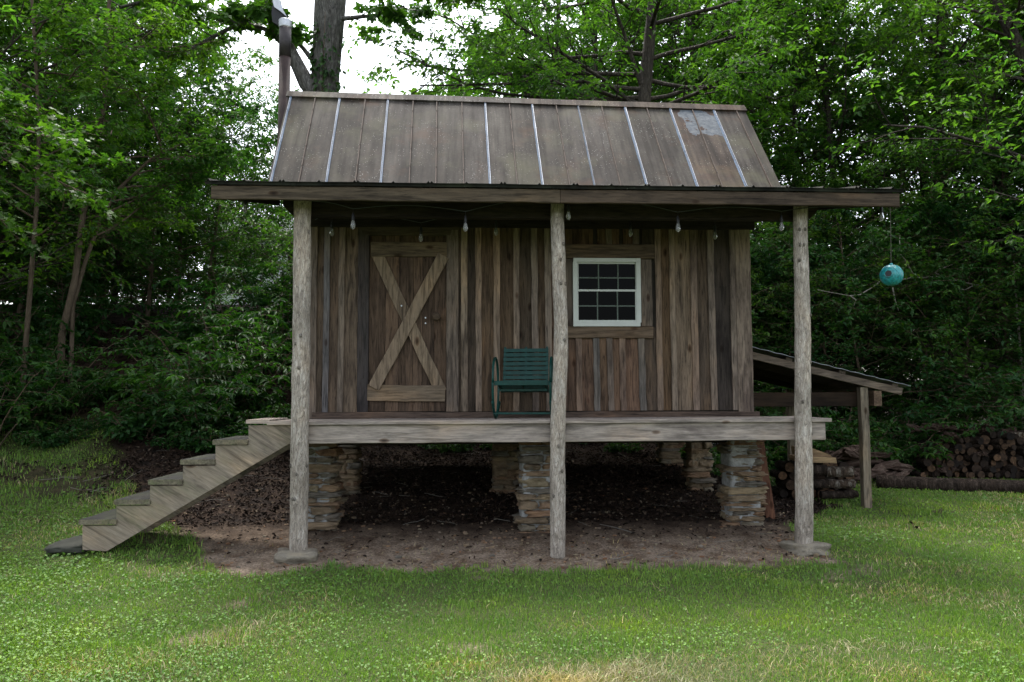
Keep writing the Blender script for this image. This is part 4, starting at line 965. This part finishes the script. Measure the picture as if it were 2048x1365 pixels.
def tree(seed, H, base, r_, spread, nl_, bmat, lmat, lsz, lean=.03, nsec=8, ntw=5, nleaf=10, wid=.45, shape='leaf', top=.5, lift=.05):
    s = Plant(seed); tp = s.path((0, 0, -.3), (s.r.normal(0, lean), s.r.normal(0, lean), 1), H*1.0, 14, .025, .02); s.tube(tp, r_, r_*.22, 12); A_ = np.array(tp)
    for i in range(nl_):
        t = base+(1-base)*(i+s.r.uniform(0, .8))/nl_; t = min(t, .98); k = min(int(t*14), 13); q = A_[k]+(A_[k+1]-A_[k])*(t*14-k)
        a = i*2.4+s.r.uniform(-.4, .4); u = (t-base)/(1-base); L = spread*(.55+1.0*math.sin(math.pi*min(1, .18+u*.72)))*(1-top*u*u)*s.r.uniform(.75, 1.15)
        s.limb(q, (math.cos(a), math.sin(a), .15+.75*u), L, r_*.30*(1.1-.6*t), nsec, ntw, nleaf, lift)
    return s.finish(lsz, wid, shape, lmat, bmat, 'tree')
def shrub(seed, H, ns, spread, lsz, nleaf, lmat=None, pin=False):
    s = Plant(seed)
    for i in range(ns):
        a = s.r.uniform(0, 6.28); p = (s.r.normal(0, .08), s.r.normal(0, .08), -.05); L = H*s.r.uniform(.6, 1.15)
        pts = s.path(p, (math.cos(a)*spread, math.sin(a)*spread, 1), L, 7, .10, -.07); s.tube(pts, .012, .004, 5); A_ = np.array(pts)
        for j in range(9):
            t = .25+.75*j/9; k = min(int(t*7), 6); q = A_[k]+(A_[k+1]-A_[k])*(t*7-k); b_ = s.r.uniform(0, 6.28)
            p2 = s.path(q, (math.cos(b_), math.sin(b_), .25), L*.34*s.r.uniform(.6, 1.2), 4, .10, -.12); s.tube(p2, .005, .002, 3)
            if pin:                                # compound leaf: paired leaflets along the stalk
                B_ = np.array(p2)
                for m_ in range(7):
                    t2 = .2+.8*m_/6; k2 = min(int(t2*4), 3); qq = B_[k2]+(B_[k2+1]-B_[k2])*(t2*4-k2); dd = B_[k2+1]-B_[k2]; dd /= np.linalg.norm(dd); sd_ = np.cross(dd, [0, 0, 1.0])
                    for g_ in (-1, 1): s.lp.append(qq[None]); s.ld.append((dd*.55+sd_*g_)[None])
            else: s.leaves_on(p2, nleaf, .02, .25)
        s.leaves_on(pts[4:], nleaf, .02)
    return s.finish(lsz, .42 if pin else .6, 'oval', lmat or L_SHRUB, B_SAPL, 'shrub', .25, .3)

T_A = tree(1, 15, .10, .19, 3.6, 34, B_TREE, L_TREE, .135, nsec=9, ntw=6, nleaf=9)
T_B = tree(2, 14, .12, .15, 3.2, 32, B_TREE, L_TREE, .125, nsec=9, ntw=6, nleaf=9)
T_C = tree(3, 11, .10, .10, 2.8, 30, B_TREE, L_DARK, .165, nsec=9, ntw=6, nleaf=7, lift=.02, wid=.6, shape='oval')
T_S = tree(4, 6.5, .12, .05, 2.0, 24, B_SAPL, L_DARK, .095, nsec=9, ntw=5, nleaf=9, lift=.0)
T_U = tree(5, 4.2, .05, .035, 1.7, 22, B_SAPL, L_SHRUB, .095, nsec=8, ntw=5, nleaf=9, lift=.0)
S_A = shrub(11, 1.5, 9, .6, .11, 8, pin=True); S_B = shrub(12, 1.0, 12, .8, .10, 9); S_C = shrub(13, .55, 12, 1.2, .085, 7)
S_D = shrub(14, 1.9, 8, .45, .13, 9, pin=True)
def plant(proto, x, y, s, rz, name, label, cat, group=None, z=None, tilt=(0, 0)):
    t = thing(name, (x, y, (float(gz(x, y)) if z is None else z)), label, cat, group); t.rotation_euler = (tilt[0], tilt[1], rz); t.scale = (s, s, s)
    for p_ in proto:
        c = p_.copy(); c.name = p_.name; COL.objects.link(c); c.parent = t
    return t
def atpx(px, y): return P(px, 790, y=y).x
rp_ = random.Random(21)
# --- right-hand wood (x from the cabin's right corner outward)
GR = 'trees of the wood on the right'
front_r = [(1560, 7.4, T_U, 1.0), (1650, 8.0, T_S, .9), (1740, 7.2, T_U, 1.15), (1840, 7.9, T_S, 1.0), (1930, 7.1, T_U, 1.2), (2030, 7.6, T_S, 1.05), (2130, 7.2, T_S, 1.0), (2230, 7.0, T_U, 1.3), (1470, 8.6, T_U, 1.0)]
for px, y, pr_x, s in front_r:
    plant(pr_x, atpx(px, y), y, s, rp_.uniform(0, 6.28), 'sapling', 'leafy young tree in the shaded front edge of the right-hand wood behind the log stack', 'tree', 'young trees along the right wood edge')
for px, y, pr_x, s in [(1590, 10.2, T_C, .95), (1720, 9.6, T_B, .85), (1870, 10.2, T_A, .85), (1990, 9.6, T_B, .9), (2140, 10, T_B, .95), (2300, 9, T_C, 1.05), (1500, 12.6, T_C, .95), (1660, 13, T_B, .95), (1900, 13.5, T_B, 1.0), (2040, 13, T_A, 1), (2200, 13.5, T_B, 1.05), (2350, 12, T_A, 1.0),
                       (1420, 17, T_B, .95), (1560, 18, T_A, 1.0), (2150, 18, T_A, 1.05), (1240, 17.5, T_C, 1.15), (1120, 20, T_C, 1.0), (1350, 15, T_C, 1.1), (1080, 13.5, T_B, .85), (1200, 12.5, T_A, .85), (1330, 13, T_B, .95), (1000, 16, T_C, .95), (1440, 12, T_A, .9)]:
    plant(pr_x, atpx(px, y), y, s, rp_.uniform(0, 6.28), 'forest_tree', 'tall leafy tree in the deep wood right of the cabin', 'tree', GR)
# --- left-hand wood
for px, y, pr_x, s in [(-60, 6.3, T_S, 1.0), (30, 8.2, T_S, 1.05), (150, 8.9, T_S, .95), (290, 9.2, T_S, .95), (400, 10.4, T_U, 1.2), (-150, 8, T_C, .9), (60, 11.0, T_C, .85), (220, 11.6, T_C, .8), (350, 12.0, T_S, 1.1),
                       (-80, 13, T_B, .85), (130, 14.5, T_A, .75), (-200, 12, T_B, .9), (420, 12.4, T_S, .95), (20, 10, T_S, .7), (110, 12, T_S, .7), (200, 13.5, T_S, .8), (280, 13.8, T_U, 1.2), (350, 15, T_S, .8), (-40, 15, T_S, 1), (60, 16, T_S, .9), (150, 22, T_S, 1), (250, 24, T_S, 1), (330, 22, T_S, 1), (60, 24, T_S, 1), (400, 22, T_S, .7)]:
    plant(pr_x, atpx(px, y), y, s, rp_.uniform(0, 6.28), 'forest_tree', 'leafy tree in the wood on the bank left of the cabin', 'tree', 'trees on the left bank')
# great trees added beside the lawn, partly out of view, to shade its sides
for x, y, pr_x, s, lab in [(-9.6, .8, T_A, .95, 'broad tree at the left side of the lawn with boughs reaching over it'), (-9.0, 4.6, T_B, .95, 'broad tree at the left edge where the lawn meets the bank'), (11.8, 1.6, T_B, .9, 'broad tree added at the right side of the lawn to shade it'), (11.5, 5.4, T_A, .9, 'broad tree standing behind the right end of the log stack')]:
    plant(pr_x, x, y, s, rp_.uniform(0, 6.28), 'forest_tree', lab, 'tree')
for i in range(15):
    px = -120+i*38; y = 15.5+2.5*(i % 2)+rp_.uniform(-.5, .5)
    plant(T_U, atpx(px, y), y, rp_.uniform(.8, 1.0), rp_.uniform(0, 6.28), 'sapling', 'bushy understory tree on top of the left bank, deep between the trunks', 'tree', 'understory trees on top of the left bank')
for x, y, pr_x, s in [(-10.5, 6.5, T_U, 1.2), (-12, 5, T_S, .9), (-13.5, 7.5, T_U, 1.3), (-11.5, 8.5, T_S, .9), (-15, 5.5, T_U, 1.3), (-14.5, 9.5, T_S, 1), (-17, 8, T_U, 1.3), (-12.5, 11, T_U, 1.3), (-16, 12, T_S, 1), (-9.8, 9.5, T_U, 1.2), (10.5, 8, T_S, 1), (12.5, 7, T_U, 1.3), (14, 9, T_S, 1), (13, 11.5, T_U, 1.3)]:
    plant(pr_x, x, y, s, rp_.uniform(0, 6.28), 'sapling', 'young tree filling the wood edge beyond the '+('left' if x < 0 else 'right')+' side of the lawn', 'tree', 'young trees beyond the '+('left' if x < 0 else 'right')+' side of the lawn')
for px, y in [(1560, 9.2), (1640, 11.6), (1700, 9.0), (1770, 11.2), (1850, 12), (1600, 14), (1700, 14.2), (1800, 14.4)]:
    plant(T_U, atpx(px, y), y, 1.0, rp_.uniform(0, 6.28), 'sapling', 'low branching young tree among the trunks of the right-hand wood', 'tree', 'low young trees of the right-hand wood')
for px, y in [(1500, 15), (1620, 15.5), (1740, 16), (1860, 15.5), (1980, 16), (2100, 16), (1560, 20), (1700, 21), (1840, 21), (1960, 21)]:
    plant(T_S, atpx(px, y), y, .9, rp_.uniform(0, 6.28), 'sapling', 'dark understory tree deep in the wood on the right', 'tree', 'understory trees of the right-hand wood')
# behind the cabin, low, out of sight; nearest ones added to shade the bank
for px, y, pr_x, s in [(640, 8.2, T_S, .7), (740, 7.4, T_S, .72), (840, 8.4, T_S, .8), (950, 7.6, T_S, .8), (1060, 8.6, T_S, .85), (1180, 7.8, T_S, .85), (1400, 8.4, T_S, .85), (790, 10, T_S, .85), (690, 10.2, T_S, .8), (620, 14, T_U, 1.1), (740, 12, T_U, 1.0), (870, 13, T_S, .8), (1000, 12.5, T_S, .9), (1130, 12, T_S, 1.0), (1260, 11, T_S, 1.0), (1380, 10.5, T_S, 1.0), (700, 18, T_S, .9), (900, 19, T_S, .9)]:
    plant(pr_x, atpx(px, y), y, s, rp_.uniform(0, 6.28), 'sapling', 'young tree growing behind the cabin, hidden by its roof', 'tree', 'young trees behind the cabin')
# --- named trees
def build_tree(nm, s_or, loc, label, lsz, wid, shape, lmat, bmat, droop=.35):
    tr, cr = s_or.finish(lsz, wid, shape, lmat, bmat, 'tree', droop); t = thing(nm, loc, label, 'tree')
    for o in (tr, cr): COL.objects.link(o); o.parent = t
    return t
def trunkpath(px_list, y, z0=None):
    out = [np.array(P(px, py, y=y)) for px, py in px_list]; return out
# big maple behind the roof: trunk, thick left limb, hanging leaf clusters near the top of the picture
MY = 6.6; s = Plant(51); base = P(648, 300, y=MY); o0 = np.array((base.x, MY, float(gz(base.x, MY))-.2)); loc = Vector(o0)
tp = [o0]+trunkpath([(648, 300), (649, 180), (655, 90), (661, 0), (668, -120), (676, -280)], MY)
tp = [p-o0 for p in tp]; rad = [.34, .26, .245, .255, .28, .25, .2]
s.w.tube([Vector(p) for p in tp], rad, 20, False, .06, 4)
lp = [np.array(P(x, y_, y=MY-.1))-o0 for x, y_ in ((640, 200), (612, 165), (590, 120), (562, 70), (536, 15), (515, -60), (480, -160))]
s.w.tube([Vector(p) for p in lp], [.16, .14, .115, .11, .115, .10, .08], 12, False, .05, 9)
for (x, y_, dx, dz_, L) in ((540, 20, -1, -.25, 2.2), (520, -50, -1, -.1, 2.6), (505, -60, -1, -.35, 3.2), (560, 70, -.7, .35, 1.2), (655, 40, 1, .05, 1.5), (668, -70, 1, -.15, 2.4), (676, -120, 1, -.3, 2.3), (625, 120, -.6, .8, .9), (660, -120, -.4, .5, 2.6), (500, -120, -1, .2, 3.5), (530, -30, -.5, .0, 2.4), (600, -60, -.2, -.4, 1.2)):
    q = np.array(P(x, y_, y=MY-.1))-o0; s.limb(q, (dx, s.r.uniform(-.5, .2), dz_), L, .05, 7, 4, 6, .0)
build_tree('maple_tree', s, loc, 'thick grey maple trunk rising behind the roof beside the stovepipe', .19, .9, 'maple', L_MAPLE, B_MAPLE, .6)
# ivy on its trunk
s = Plant(52); pts = []; 
rr = s.r; n_ = 520; zz = 5.6+2.7*rr.beta(1, 1.6, n_)
ang = rr.normal(-1.6, .9, n_)+.8*np.sin(zz*2.2); cx = np.interp(zz, [4, 9], [tp[1][0], tp[4][0]])
s.lp.append(np.stack([cx+.28*np.cos(ang), .28*np.sin(ang), zz-o0[2]-0.0], 1)); s.ld.append(np.stack([np.cos(ang), np.sin(ang), -.4+0*zz], 1))
s.w.tube([Vector((tp[0][0], -.34, 1)), Vector((tp[1][0]-.02, -.27, 3)), Vector((tp[2][0], -.25, 5.4)), Vector((tp[3][0], -.26, 7))], [.015, .012, .01, .006], 5)
tr, cr = s.finish(.10, .8, 'oval', L_IVY, B_SAPL, 'shrub', .5); t = thing('ivy_vine', loc, 'ivy vine climbing the thick maple trunk behind the roof', 'vine')
for o in (tr, cr): COL.objects.link(o); o.parent = t
# second tree: trunk at px 1295, wide crown with sky gaps reaching left
MY2 = 7.2; s = Plant(61); base = P(1290, 300, y=MY2); o0 = np.array((base.x, MY2, float(gz(base.x, MY2))-.2)); loc = Vector(o0)
tp = [o0]+trunkpath([(1284, 300), (1290, 180), (1298, 90), (1306, 0), (1310, -130), (1320, -300)], MY2); tp = [p-o0 for p in tp]
s.w.tube([Vector(p) for p in tp], [.2, .14, .125, .11, .095, .08, .05], 14, False, .06, 2)
for (x, y_, dx, dy, dz_, L) in ((1288, 210, -1, .1, .32, 4.2), (1286, 235, -1, -.3, .55, 3.4), (1296, 110, -1, .2, .12, 3.6), (1303, 30, -1, -.2, .05, 3.2), (1306, 0, -1, .3, .2, 4.0), (1290, 190, -.6, -.3, 1, 3.0),
                               (1296, 120, 1, -.1, .2, 3.0), (1290, 200, 1, .3, .35, 3.2), (1302, 50, 1, -.3, .1, 3.0), (1308, -60, 1, .2, -.05, 3.0), (1308, -60, -1, -.1, -.1, 3.0), (1288, 230, .8, -.5, .2, 2.6), (1300, 60, 0, -1, .1, 2.0), (1285, 250, -.7, -.4, .12, 2.6), (1306, -20, -.8, .5, .1, 3.2),
                               (1290, 180, -1, .0, .0, 2.4), (1310, -100, -1, 0, -.02, 4.2), (1292, 160, 1, .1, .0, 2.6), (1289, 180, -1, -.1, .03, 4.6), (1293, 150, -1, .15, .0, 4.4), (1288, 195, -1, .2, .06, 4.8)):
    q = np.array(P(x, y_, y=MY2))-o0; s.limb(q, (dx, dy, dz_), L, .045, 10, 6, 11, .01)
build_tree('cherry_tree', s, loc, 'dark trunked tree with airy spreading branches behind the middle of the roof ridge', .125, .42, 'leaf', L_TREE, B_TREE, .5)
# slim saplings at left with pale brown stems
for i, (pp, y, r_, lab) in enumerate((([(48, 735), (62, 560), (74, 400), (78, 250), (70, 100), (60, -60)], 4.6, .042, 'slender brown trunk standing leftmost on the left bank'),
                                 ([(124, 670), (150, 560), (166, 430), (186, 330), (210, 200), (214, 60), (225, -80)], 5.2, .058, 'slender leaning trunk second from the left on the bank'),
                                 ([(146, 610), (172, 520), (205, 430), (240, 375), (300, 320), (360, 290)], 5.25, .036, 'thin forked stem leaning right beside the second trunk'))):
    s = Plant(70+i); pt = trunkpath(pp, y); o0 = pt[0].copy(); o0[2] = min(o0[2], float(gz(o0[0], y)))-.15; loc = Vector(o0); tp = [np.zeros(3)]+[p-o0 for p in pt]
    s.w.tube([Vector(p) for p in tp], list(np.linspace(r_, r_*.45, len(tp))), 12, False, .05, i)
    A_ = np.array(tp); k = len(tp)-1
    for j in range(14 if i < 2 else 7):
        t_ = .42+.56*j/(14 if i < 2 else 7); kk = min(int(t_*k), k-1); q = A_[kk]+(A_[kk+1]-A_[kk])*(t_*k-kk); a = s.r.uniform(0, 6.28)
        s.limb(q, (math.cos(a)+(.5 if i else 0), math.sin(a)-.15, .45), s.r.uniform(1.0, 2.1), .018, 8, 5, 9, .0)
    build_tree('slender_tree', s, loc, lab, .10, .42, 'leaf', L_TREE, B_SAPL)
# broad trunks on the right seen against the sky
for i, (pp, y, r_, lab) in enumerate((([(1990, 640), (1985, 420), (1978, 250), (1985, 100), (1990, -120)], 8.6, .14, 'dark upright trunk at the far right of the wood'),
                                     ([(1880, 560), (1880, 400), (1875, 250), (1880, 80), (1890, -120)], 11.5, .19, 'thick dim trunk deeper in the wood left of the far right trunk'),
                                     ([(2110, 260), (2050, 120), (2010, 40), (1980, -20), (1940, -120)], 7.0, .13, 'dark trunk slanting across the top right corner'))):
    s = Plant(80+i); pt = trunkpath(pp, y); o0 = pt[0].copy(); o0[2] = float(gz(o0[0], y))-.2
    if i == 2: o0[0] = pt[0][0]+1.1
    loc = Vector(o0); tp = [np.zeros(3)]+[p-o0 for p in pt]; s.w.tube([Vector(p) for p in tp], list(np.linspace(r_*1.15, r_*.6, len(tp))), 14, False, .06, i); A_ = np.array(tp); k = len(tp)-1
    for j in range(16):
        t_ = .35+.62*j/16; kk = min(int(t_*k), k-1); q = A_[kk]+(A_[kk+1]-A_[kk])*(t_*k-kk); a = s.r.uniform(0, 6.28)
        s.limb(q, (math.cos(a), math.sin(a), .3), s.r.uniform(1.4, 2.6), .03, 8, 5, 8, .0)
    build_tree('forest_tree', s, loc, lab, .12, .45, 'leaf', L_TREE, B_TREE)
# foreground leaf sprays at far left (maple-like, pale blue green)
s = Plant(90); o0 = np.array(P(-330, 900, y=1.6)); o0[2] = float(gz(o0[0], 1.6))-.2; loc = Vector(o0)
q1 = np.array(P(-200, 150, y=1.6))-o0; s.w.tube([Vector((0, 0, 0)), Vector(q1*.5)+Vector((-.1, 0, 0)), Vector(q1), Vector(q1*1.3)], [.09, .075, .05, .03], 10)
for (px, py, ex, ey) in ((-200, 130, 190, 300), (-190, 200, 150, 380), (-180, 90, 60, 170), (-200, 260, 60, 420)):
    a = np.array(P(px, py, y=1.6))-o0; e = np.array(P(ex, ey, y=1.5))-o0; s.limb(a, e-a, np.linalg.norm(e-a), .02, 9, 4, 8, .0, .36, .4, .35, .12)
build_tree('maple_sapling', s, loc, 'small maple reaching pale leaf sprays in from the left edge of the lawn', .085, .9, 'maple', L_DARK, B_SAPL, .2)
# --- shrubs
gl = 'shrubs on the left bank'
for px, y, pr_x, s_, lab in [(330, 4.5, S_A, 1.0, None), (405, 4.0, S_D, .85, 'arching shrub with paired leaflets just behind the stairs'), (450, 4.9, S_A, 1.15, None), (520, 5.6, S_A, 1.0, None), (150, 4.8, S_D, .6, None), (60, 4.4, S_A, .9, None), (-20, 3.8, S_A, 1.0, None),
                      (30, 5.6, S_D, .8, None), (110, 5.2, S_A, .9, None), (-60, 5.0, S_D, 1.0, None), (560, 6.6, S_D, 1.0, None), (470, 7.0, S_D, 1.0, None), (380, 7.6, S_B, 1.2, None), (640, 5.4, S_B, .8, None), (160, 7.2, S_D, 1.0, None), (60, 7.0, S_D, .9, None), (540, 8.6, S_D, 1.1, None), (600, 7.8, S_B, .9, None)]:
    plant(pr_x, atpx(px, y), y, s_, rp_.uniform(0, 6.28), 'shrub', lab or 'leafy green shrub growing on the dark bank behind the stairs', 'shrub', None if lab else gl)
for i in range(46):
    px = rp_.uniform(-120, 560); y = rp_.uniform(3.3, 4.6)+rp_.random()**2*3; plant(S_C, atpx(px, y), y, rp_.uniform(.5, 1.15), rp_.uniform(0, 6.28), 'low_shrub', 'low leafy plant at the foot of the left bank where the lawn ends', 'plant', 'low plants along the foot of the left bank')
for i in range(26):
    px = rp_.uniform(1560, 2200); y = rp_.uniform(6.0, 7.0) if px > 1800 else rp_.uniform(5.5, 6.8); plant(rp_.choice([S_B, S_C, S_B, S_A]), atpx(px, y), y, rp_.uniform(.6, 1.1), rp_.uniform(0, 6.28), 'shrub', 'green undergrowth shrub behind the log piles on the right', 'shrub', 'undergrowth behind the log piles')
for i in range(22):
    px = rp_.uniform(640, 1480); y = rp_.uniform(4.6, 6.8); plant(rp_.choice([S_C, S_B, S_C]), atpx(px, y), y, rp_.uniform(.5, .95), rp_.uniform(0, 6.28), 'low_shrub', 'low plant on the rising ground behind the cabin, seen beneath its floor', 'plant', 'low plants behind the cabin')
# bare twig by the birdhouse
s = Plant(95); base = np.array(P(2030, 570, y=7.0)); o0 = base.copy(); o0[2] = float(gz(o0[0], 7.0))-.1; loc = Vector(o0)
mb = MB(); tr_ = [Vector((0, 0, 0)), Vector((.05, 0, 2)), Vector(base-o0), Vector(base-o0)+Vector((.0, 0, 1.2))]; mb.tube(tr_, [.03, .025, .018, .008], 6)
for pp in (((2028, 575), (1990, 574), (1950, 570), (1915, 562), (1880, 553), (1850, 555), (1820, 555)), ((1915, 562), (1890, 556), (1870, 546), (1880, 538), (1905, 530)), ((1950, 570), (1930, 580), (1915, 578)),
           ((1830, 555), (1800, 560), (1765, 560), (1745, 575), (1720, 590), (1700, 592), (1665, 586), (1635, 580)), ((1700, 592), (1712, 600), (1708, 612)), ((1785, 575), (1790, 600), (1797, 622)), ((1828, 552), (1810, 520), (1798, 505), (1800, 470))):
    mb.tube([Vector(np.array(P(x, y_, y=7.0-.004*(2030-x)))-o0) for x, y_ in pp], list(np.linspace(.014, .005, len(pp))), 5)
t = thing('dead_sapling', loc, 'bare dead sapling with thin twigs spreading behind the teal birdhouse', 'tree'); mb.build('trunk', simple('dead_twig', (.22, .2, .17), .9), None, True, (0, 0, 0)).parent = t

# ================================================================== LAWN, LITTER
def screen_samples(n_, rs, y0=-5.6, y1=4.5, mix=.6):
    k = int(n_*mix); py = rs.uniform(870, 1480, k); Yd = 1.457*1600/(py-797); px = rs.uniform(-250, 2300, k); a = (px-1024)/1600*Yd
    xa_ = a*math.cos(TH)+Yd*math.sin(TH); ya_ = Yd*math.cos(TH)-a*math.sin(TH)-7.55
    xb_ = rs.uniform(-8.5, 8.5, n_-k); yb_ = rs.uniform(y0, y1, n_-k)
    x = np.concatenate([xa_, xb_]); y = np.concatenate([ya_, yb_]); ok = (y < 7) & (np.abs(x) < 12); return x[ok], y[ok]
rs = np.random.RandomState(77)
def inlean(x, y): return (x > 2.8) & (x < 4.9) & (y > 2.6) & (y < 5)
def blades(n_, hmin, hmax, wdt, keep, name, mt, label_kind=True, lean=.5):
    x, y = screen_samples(n_, rs); d = dirtmask(x, y); k = keep(x, y, d)
    ok = rs.rand(len(x)) < k; x, y = x[ok], y[ok]; dd_ = d[ok]; m_ = len(x); z = gz(x, y)-.004
    h = rs.uniform(hmin, hmax, m_)*(1+.5*wav(x, y, 3.7, 5)+.5*np.maximum(0, wav(x, y, 11, 9))); h = h*(1+1.1*np.clip(4*dd_*(1-dd_), 0, 1)); h = np.clip(h, .008, .2); a = rs.uniform(0, 6.28, m_)
    dist = np.hypot(x, y+7.55); w_ = wdt*np.clip(dist/5, .8, 2.2)*rs.uniform(.7, 1.3, m_); le = rs.uniform(.1, 1.0, m_)*lean*h; b2_ = rs.uniform(0, 6.28, m_)
    B = np.stack([x, y, z], 1); s_ = np.stack([np.cos(a)*w_, np.sin(a)*w_, 0*a], 1)*.5; L = np.stack([np.cos(b2_)*le, np.sin(b2_)*le, h*.0], 1)
    V = np.stack([B-s_, B+s_, B+L*.35+s_*.7+np.stack([0*h, 0*h, h*.6], 1), B+L*1.3+np.stack([0*h, 0*h, h*.95], 1), B+L*.35-s_*.7+np.stack([0*h, 0*h, h*.6], 1)], 1).reshape(-1, 3)
    kx = np.arange(m_)[:, None]*5; Fq = np.concatenate([kx+np.array([[0, 1, 2]]), kx+np.array([[0, 2, 4]]), kx+np.array([[4, 2, 3]])], 0)
    me = npmesh(name, V, Fq, mt); o = bpy.data.objects.new(name, me); COL.objects.link(o); return o
nz = lambda x, y, s_, k0: wav(x, y, s_, k0)
def kgrass(x, y, d): return (1-d)**1.5*(1-.8*sstep(-2.8, -3.2, y+.5*wav(x, y, 5, 3))*sstep(-.3, .4, x)*sstep(2.2, 1.1, x))*(.55+.45*(wav(x, y, 5, 2) > -.35))
def kdry(x, y, d): return np.clip(.03+.95*sstep(.12, .6, wav(x, y, 2.2, 7)+.2*sstep(.5, 4, x)+1.1*sstep(-2.7, -3.3, y)*sstep(-.3, .4, x)*sstep(2.2, 1.1, x)), 0, 1)*(1-d)+.05*d*(y < .3)
tag(blades(430000, .012, .036, .0056, kgrass, 'lawn_grass', L_GRASS), 'short mown green lawn grass in front of the cabin', 'grass', kind='stuff')
tag(blades(150000, .015, .045, .0042, kdry, 'dry_grass', L_DRY, lean=1.2), 'straw coloured dead grass mixed into the lawn', 'grass', kind='stuff')
def kstraw(x, y, d):
    q = .5*sstep(.95, .2, np.hypot((x-.7)/.85, (y+3.4)/.42)+.5*wav(x, y, 5, 11)); q2 = sstep(.8, .3, np.hypot((x-2.4)/.9, (y+2.95)/.22)+.6*wav(x, y, 6, 4))*.2
    return np.clip(q+q2, 0, 1)
tag(blades(900000, .012, .045, .005, kstraw, 'straw_patch', L_DRY, lean=1.5), 'worn tan patch of dead grass at the front of the lawn', 'grass', kind='stuff')
# clover and violet leaves: small rounded cupped leaves lying near flat
x, y = screen_samples(170000, rs); d = dirtmask(x, y); k = (1-d)**2*(1-.85*sstep(-2.7, -3.3, y)*sstep(-.3, .4, x)*sstep(2.2, 1.1, x))*np.clip(.2+.9*wav(x, y, 1.7, 12)+.35*sstep(1.0, -3, x), .06, 1); ok = rs.rand(len(x)) < k; x, y = x[ok], y[ok]; m_ = len(x)
z = gz(x, y)+rs.uniform(.01, .04, m_); r_ = rs.uniform(.005, .0105, m_)*np.clip(np.hypot(x, y+7.55)/6, .85, 1.6); nx_ = rs.normal(0, .33, (m_, 2)); C0 = np.stack([x, y, z], 1); Vs = [C0]
a0 = rs.uniform(0, 6.28, m_)
for i in range(7):
    a = a0+i/7*6.283; rr_ = r_*(1 if i else .55); dx, dy = np.cos(a)*rr_, np.sin(a)*rr_; Vs.append(C0+np.stack([dx, dy, dx*nx_[:, 0]+dy*nx_[:, 1]+.25*r_], 1))
V = np.stack(Vs, 1).reshape(-1, 3); kx = np.arange(m_)[:, None]*8; Fq = np.concatenate([kx+np.array([[0, i+1, (i+1) % 7+1]]) for i in range(7)], 0)
o = bpy.data.objects.new('clover', npmesh('clover', V, Fq, L_CLOV)); COL.objects.link(o); tag(o, 'light green clover and violet leaves spread through the lawn', 'clover', kind='stuff')
# leaf litter
x = np.concatenate([rs.uniform(-4.5, 5, 26000), rs.uniform(-9, 5, 30000)]); y = np.concatenate([rs.uniform(-.6, 4.5, 26000), rs.uniform(2.5, 10, 30000)]); d = dirtmask(x, y)
dens = d*np.where(y < .35, .035, np.where(y < .9, .15, 1.0)); ok = rs.rand(len(x)) < dens; x, y = x[ok], y[ok]; m_ = len(x); z = gz(x, y)+rs.uniform(.002, .02, m_)
V, Fq = leafgeo(np.stack([x, y, z], 1), np.concatenate([rs.normal(0, 1, (m_, 2)), rs.normal(.15, .25, (m_, 1))], 1), .045, rs, .6, 0, 'oval', .5)
o = bpy.data.objects.new('leaf_litter', npmesh('leaf_litter', V, Fq, LITTER)); COL.objects.link(o); tag(o, 'brown fallen leaves on bare dirt under and behind the cabin', 'leaves', kind='stuff')
# pebbles, chips and twigs on the dirt
mb = MB()
for i in range(1500):
    x = rnd.uniform(-3.4, 4.6); y = rnd.uniform(-.5, 2.6) if i % 3 else rnd.uniform(-.5, .5)
    if dirtmask(x, y) < .6: continue
    s_ = rnd.uniform(.006, .028)*(1.6 if rnd.random() < .05 else 1); g_ = rnd.uniform(.5, 1.2); mb.tint = (g_, g_, g_)
    mb.stone((x, y, float(gz(x, y))+s_*.2), (s_*rnd.uniform(1, 2.2), s_*rnd.uniform(.8, 1.5), s_*.7), i, 2, 2.5, .3, rnd.uniform(0, 3))
o = mb.build('pebbles', STONE); tag(o, 'scattered stone chips on the bare dirt in front of the piers', 'gravel', kind='stuff')
mb = MB()
for i in range(110):
    x = rnd.uniform(-5.5, 3.5); y = rnd.uniform(-.5, 5)
    if dirtmask(x, y) < .5: continue
    a = rnd.uniform(0, 6.28); L = rnd.uniform(.08, .45); pts = []
    for j in range(4):
        xx_, yy_ = x+math.cos(a)*L*j/3+rnd.uniform(-.01, .01), y+math.sin(a)*L*j/3+rnd.uniform(-.01, .01); pts.append((xx_, yy_, float(gz(xx_, yy_))+.012+rnd.uniform(0, .02)))
    mb.tube(pts, rnd.uniform(.0015, .0045), 4)
o = mb.build('fallen_twigs', TWINE); tag(o, 'thin dry twigs strewn over the dirt and bank', 'twigs', kind='stuff')
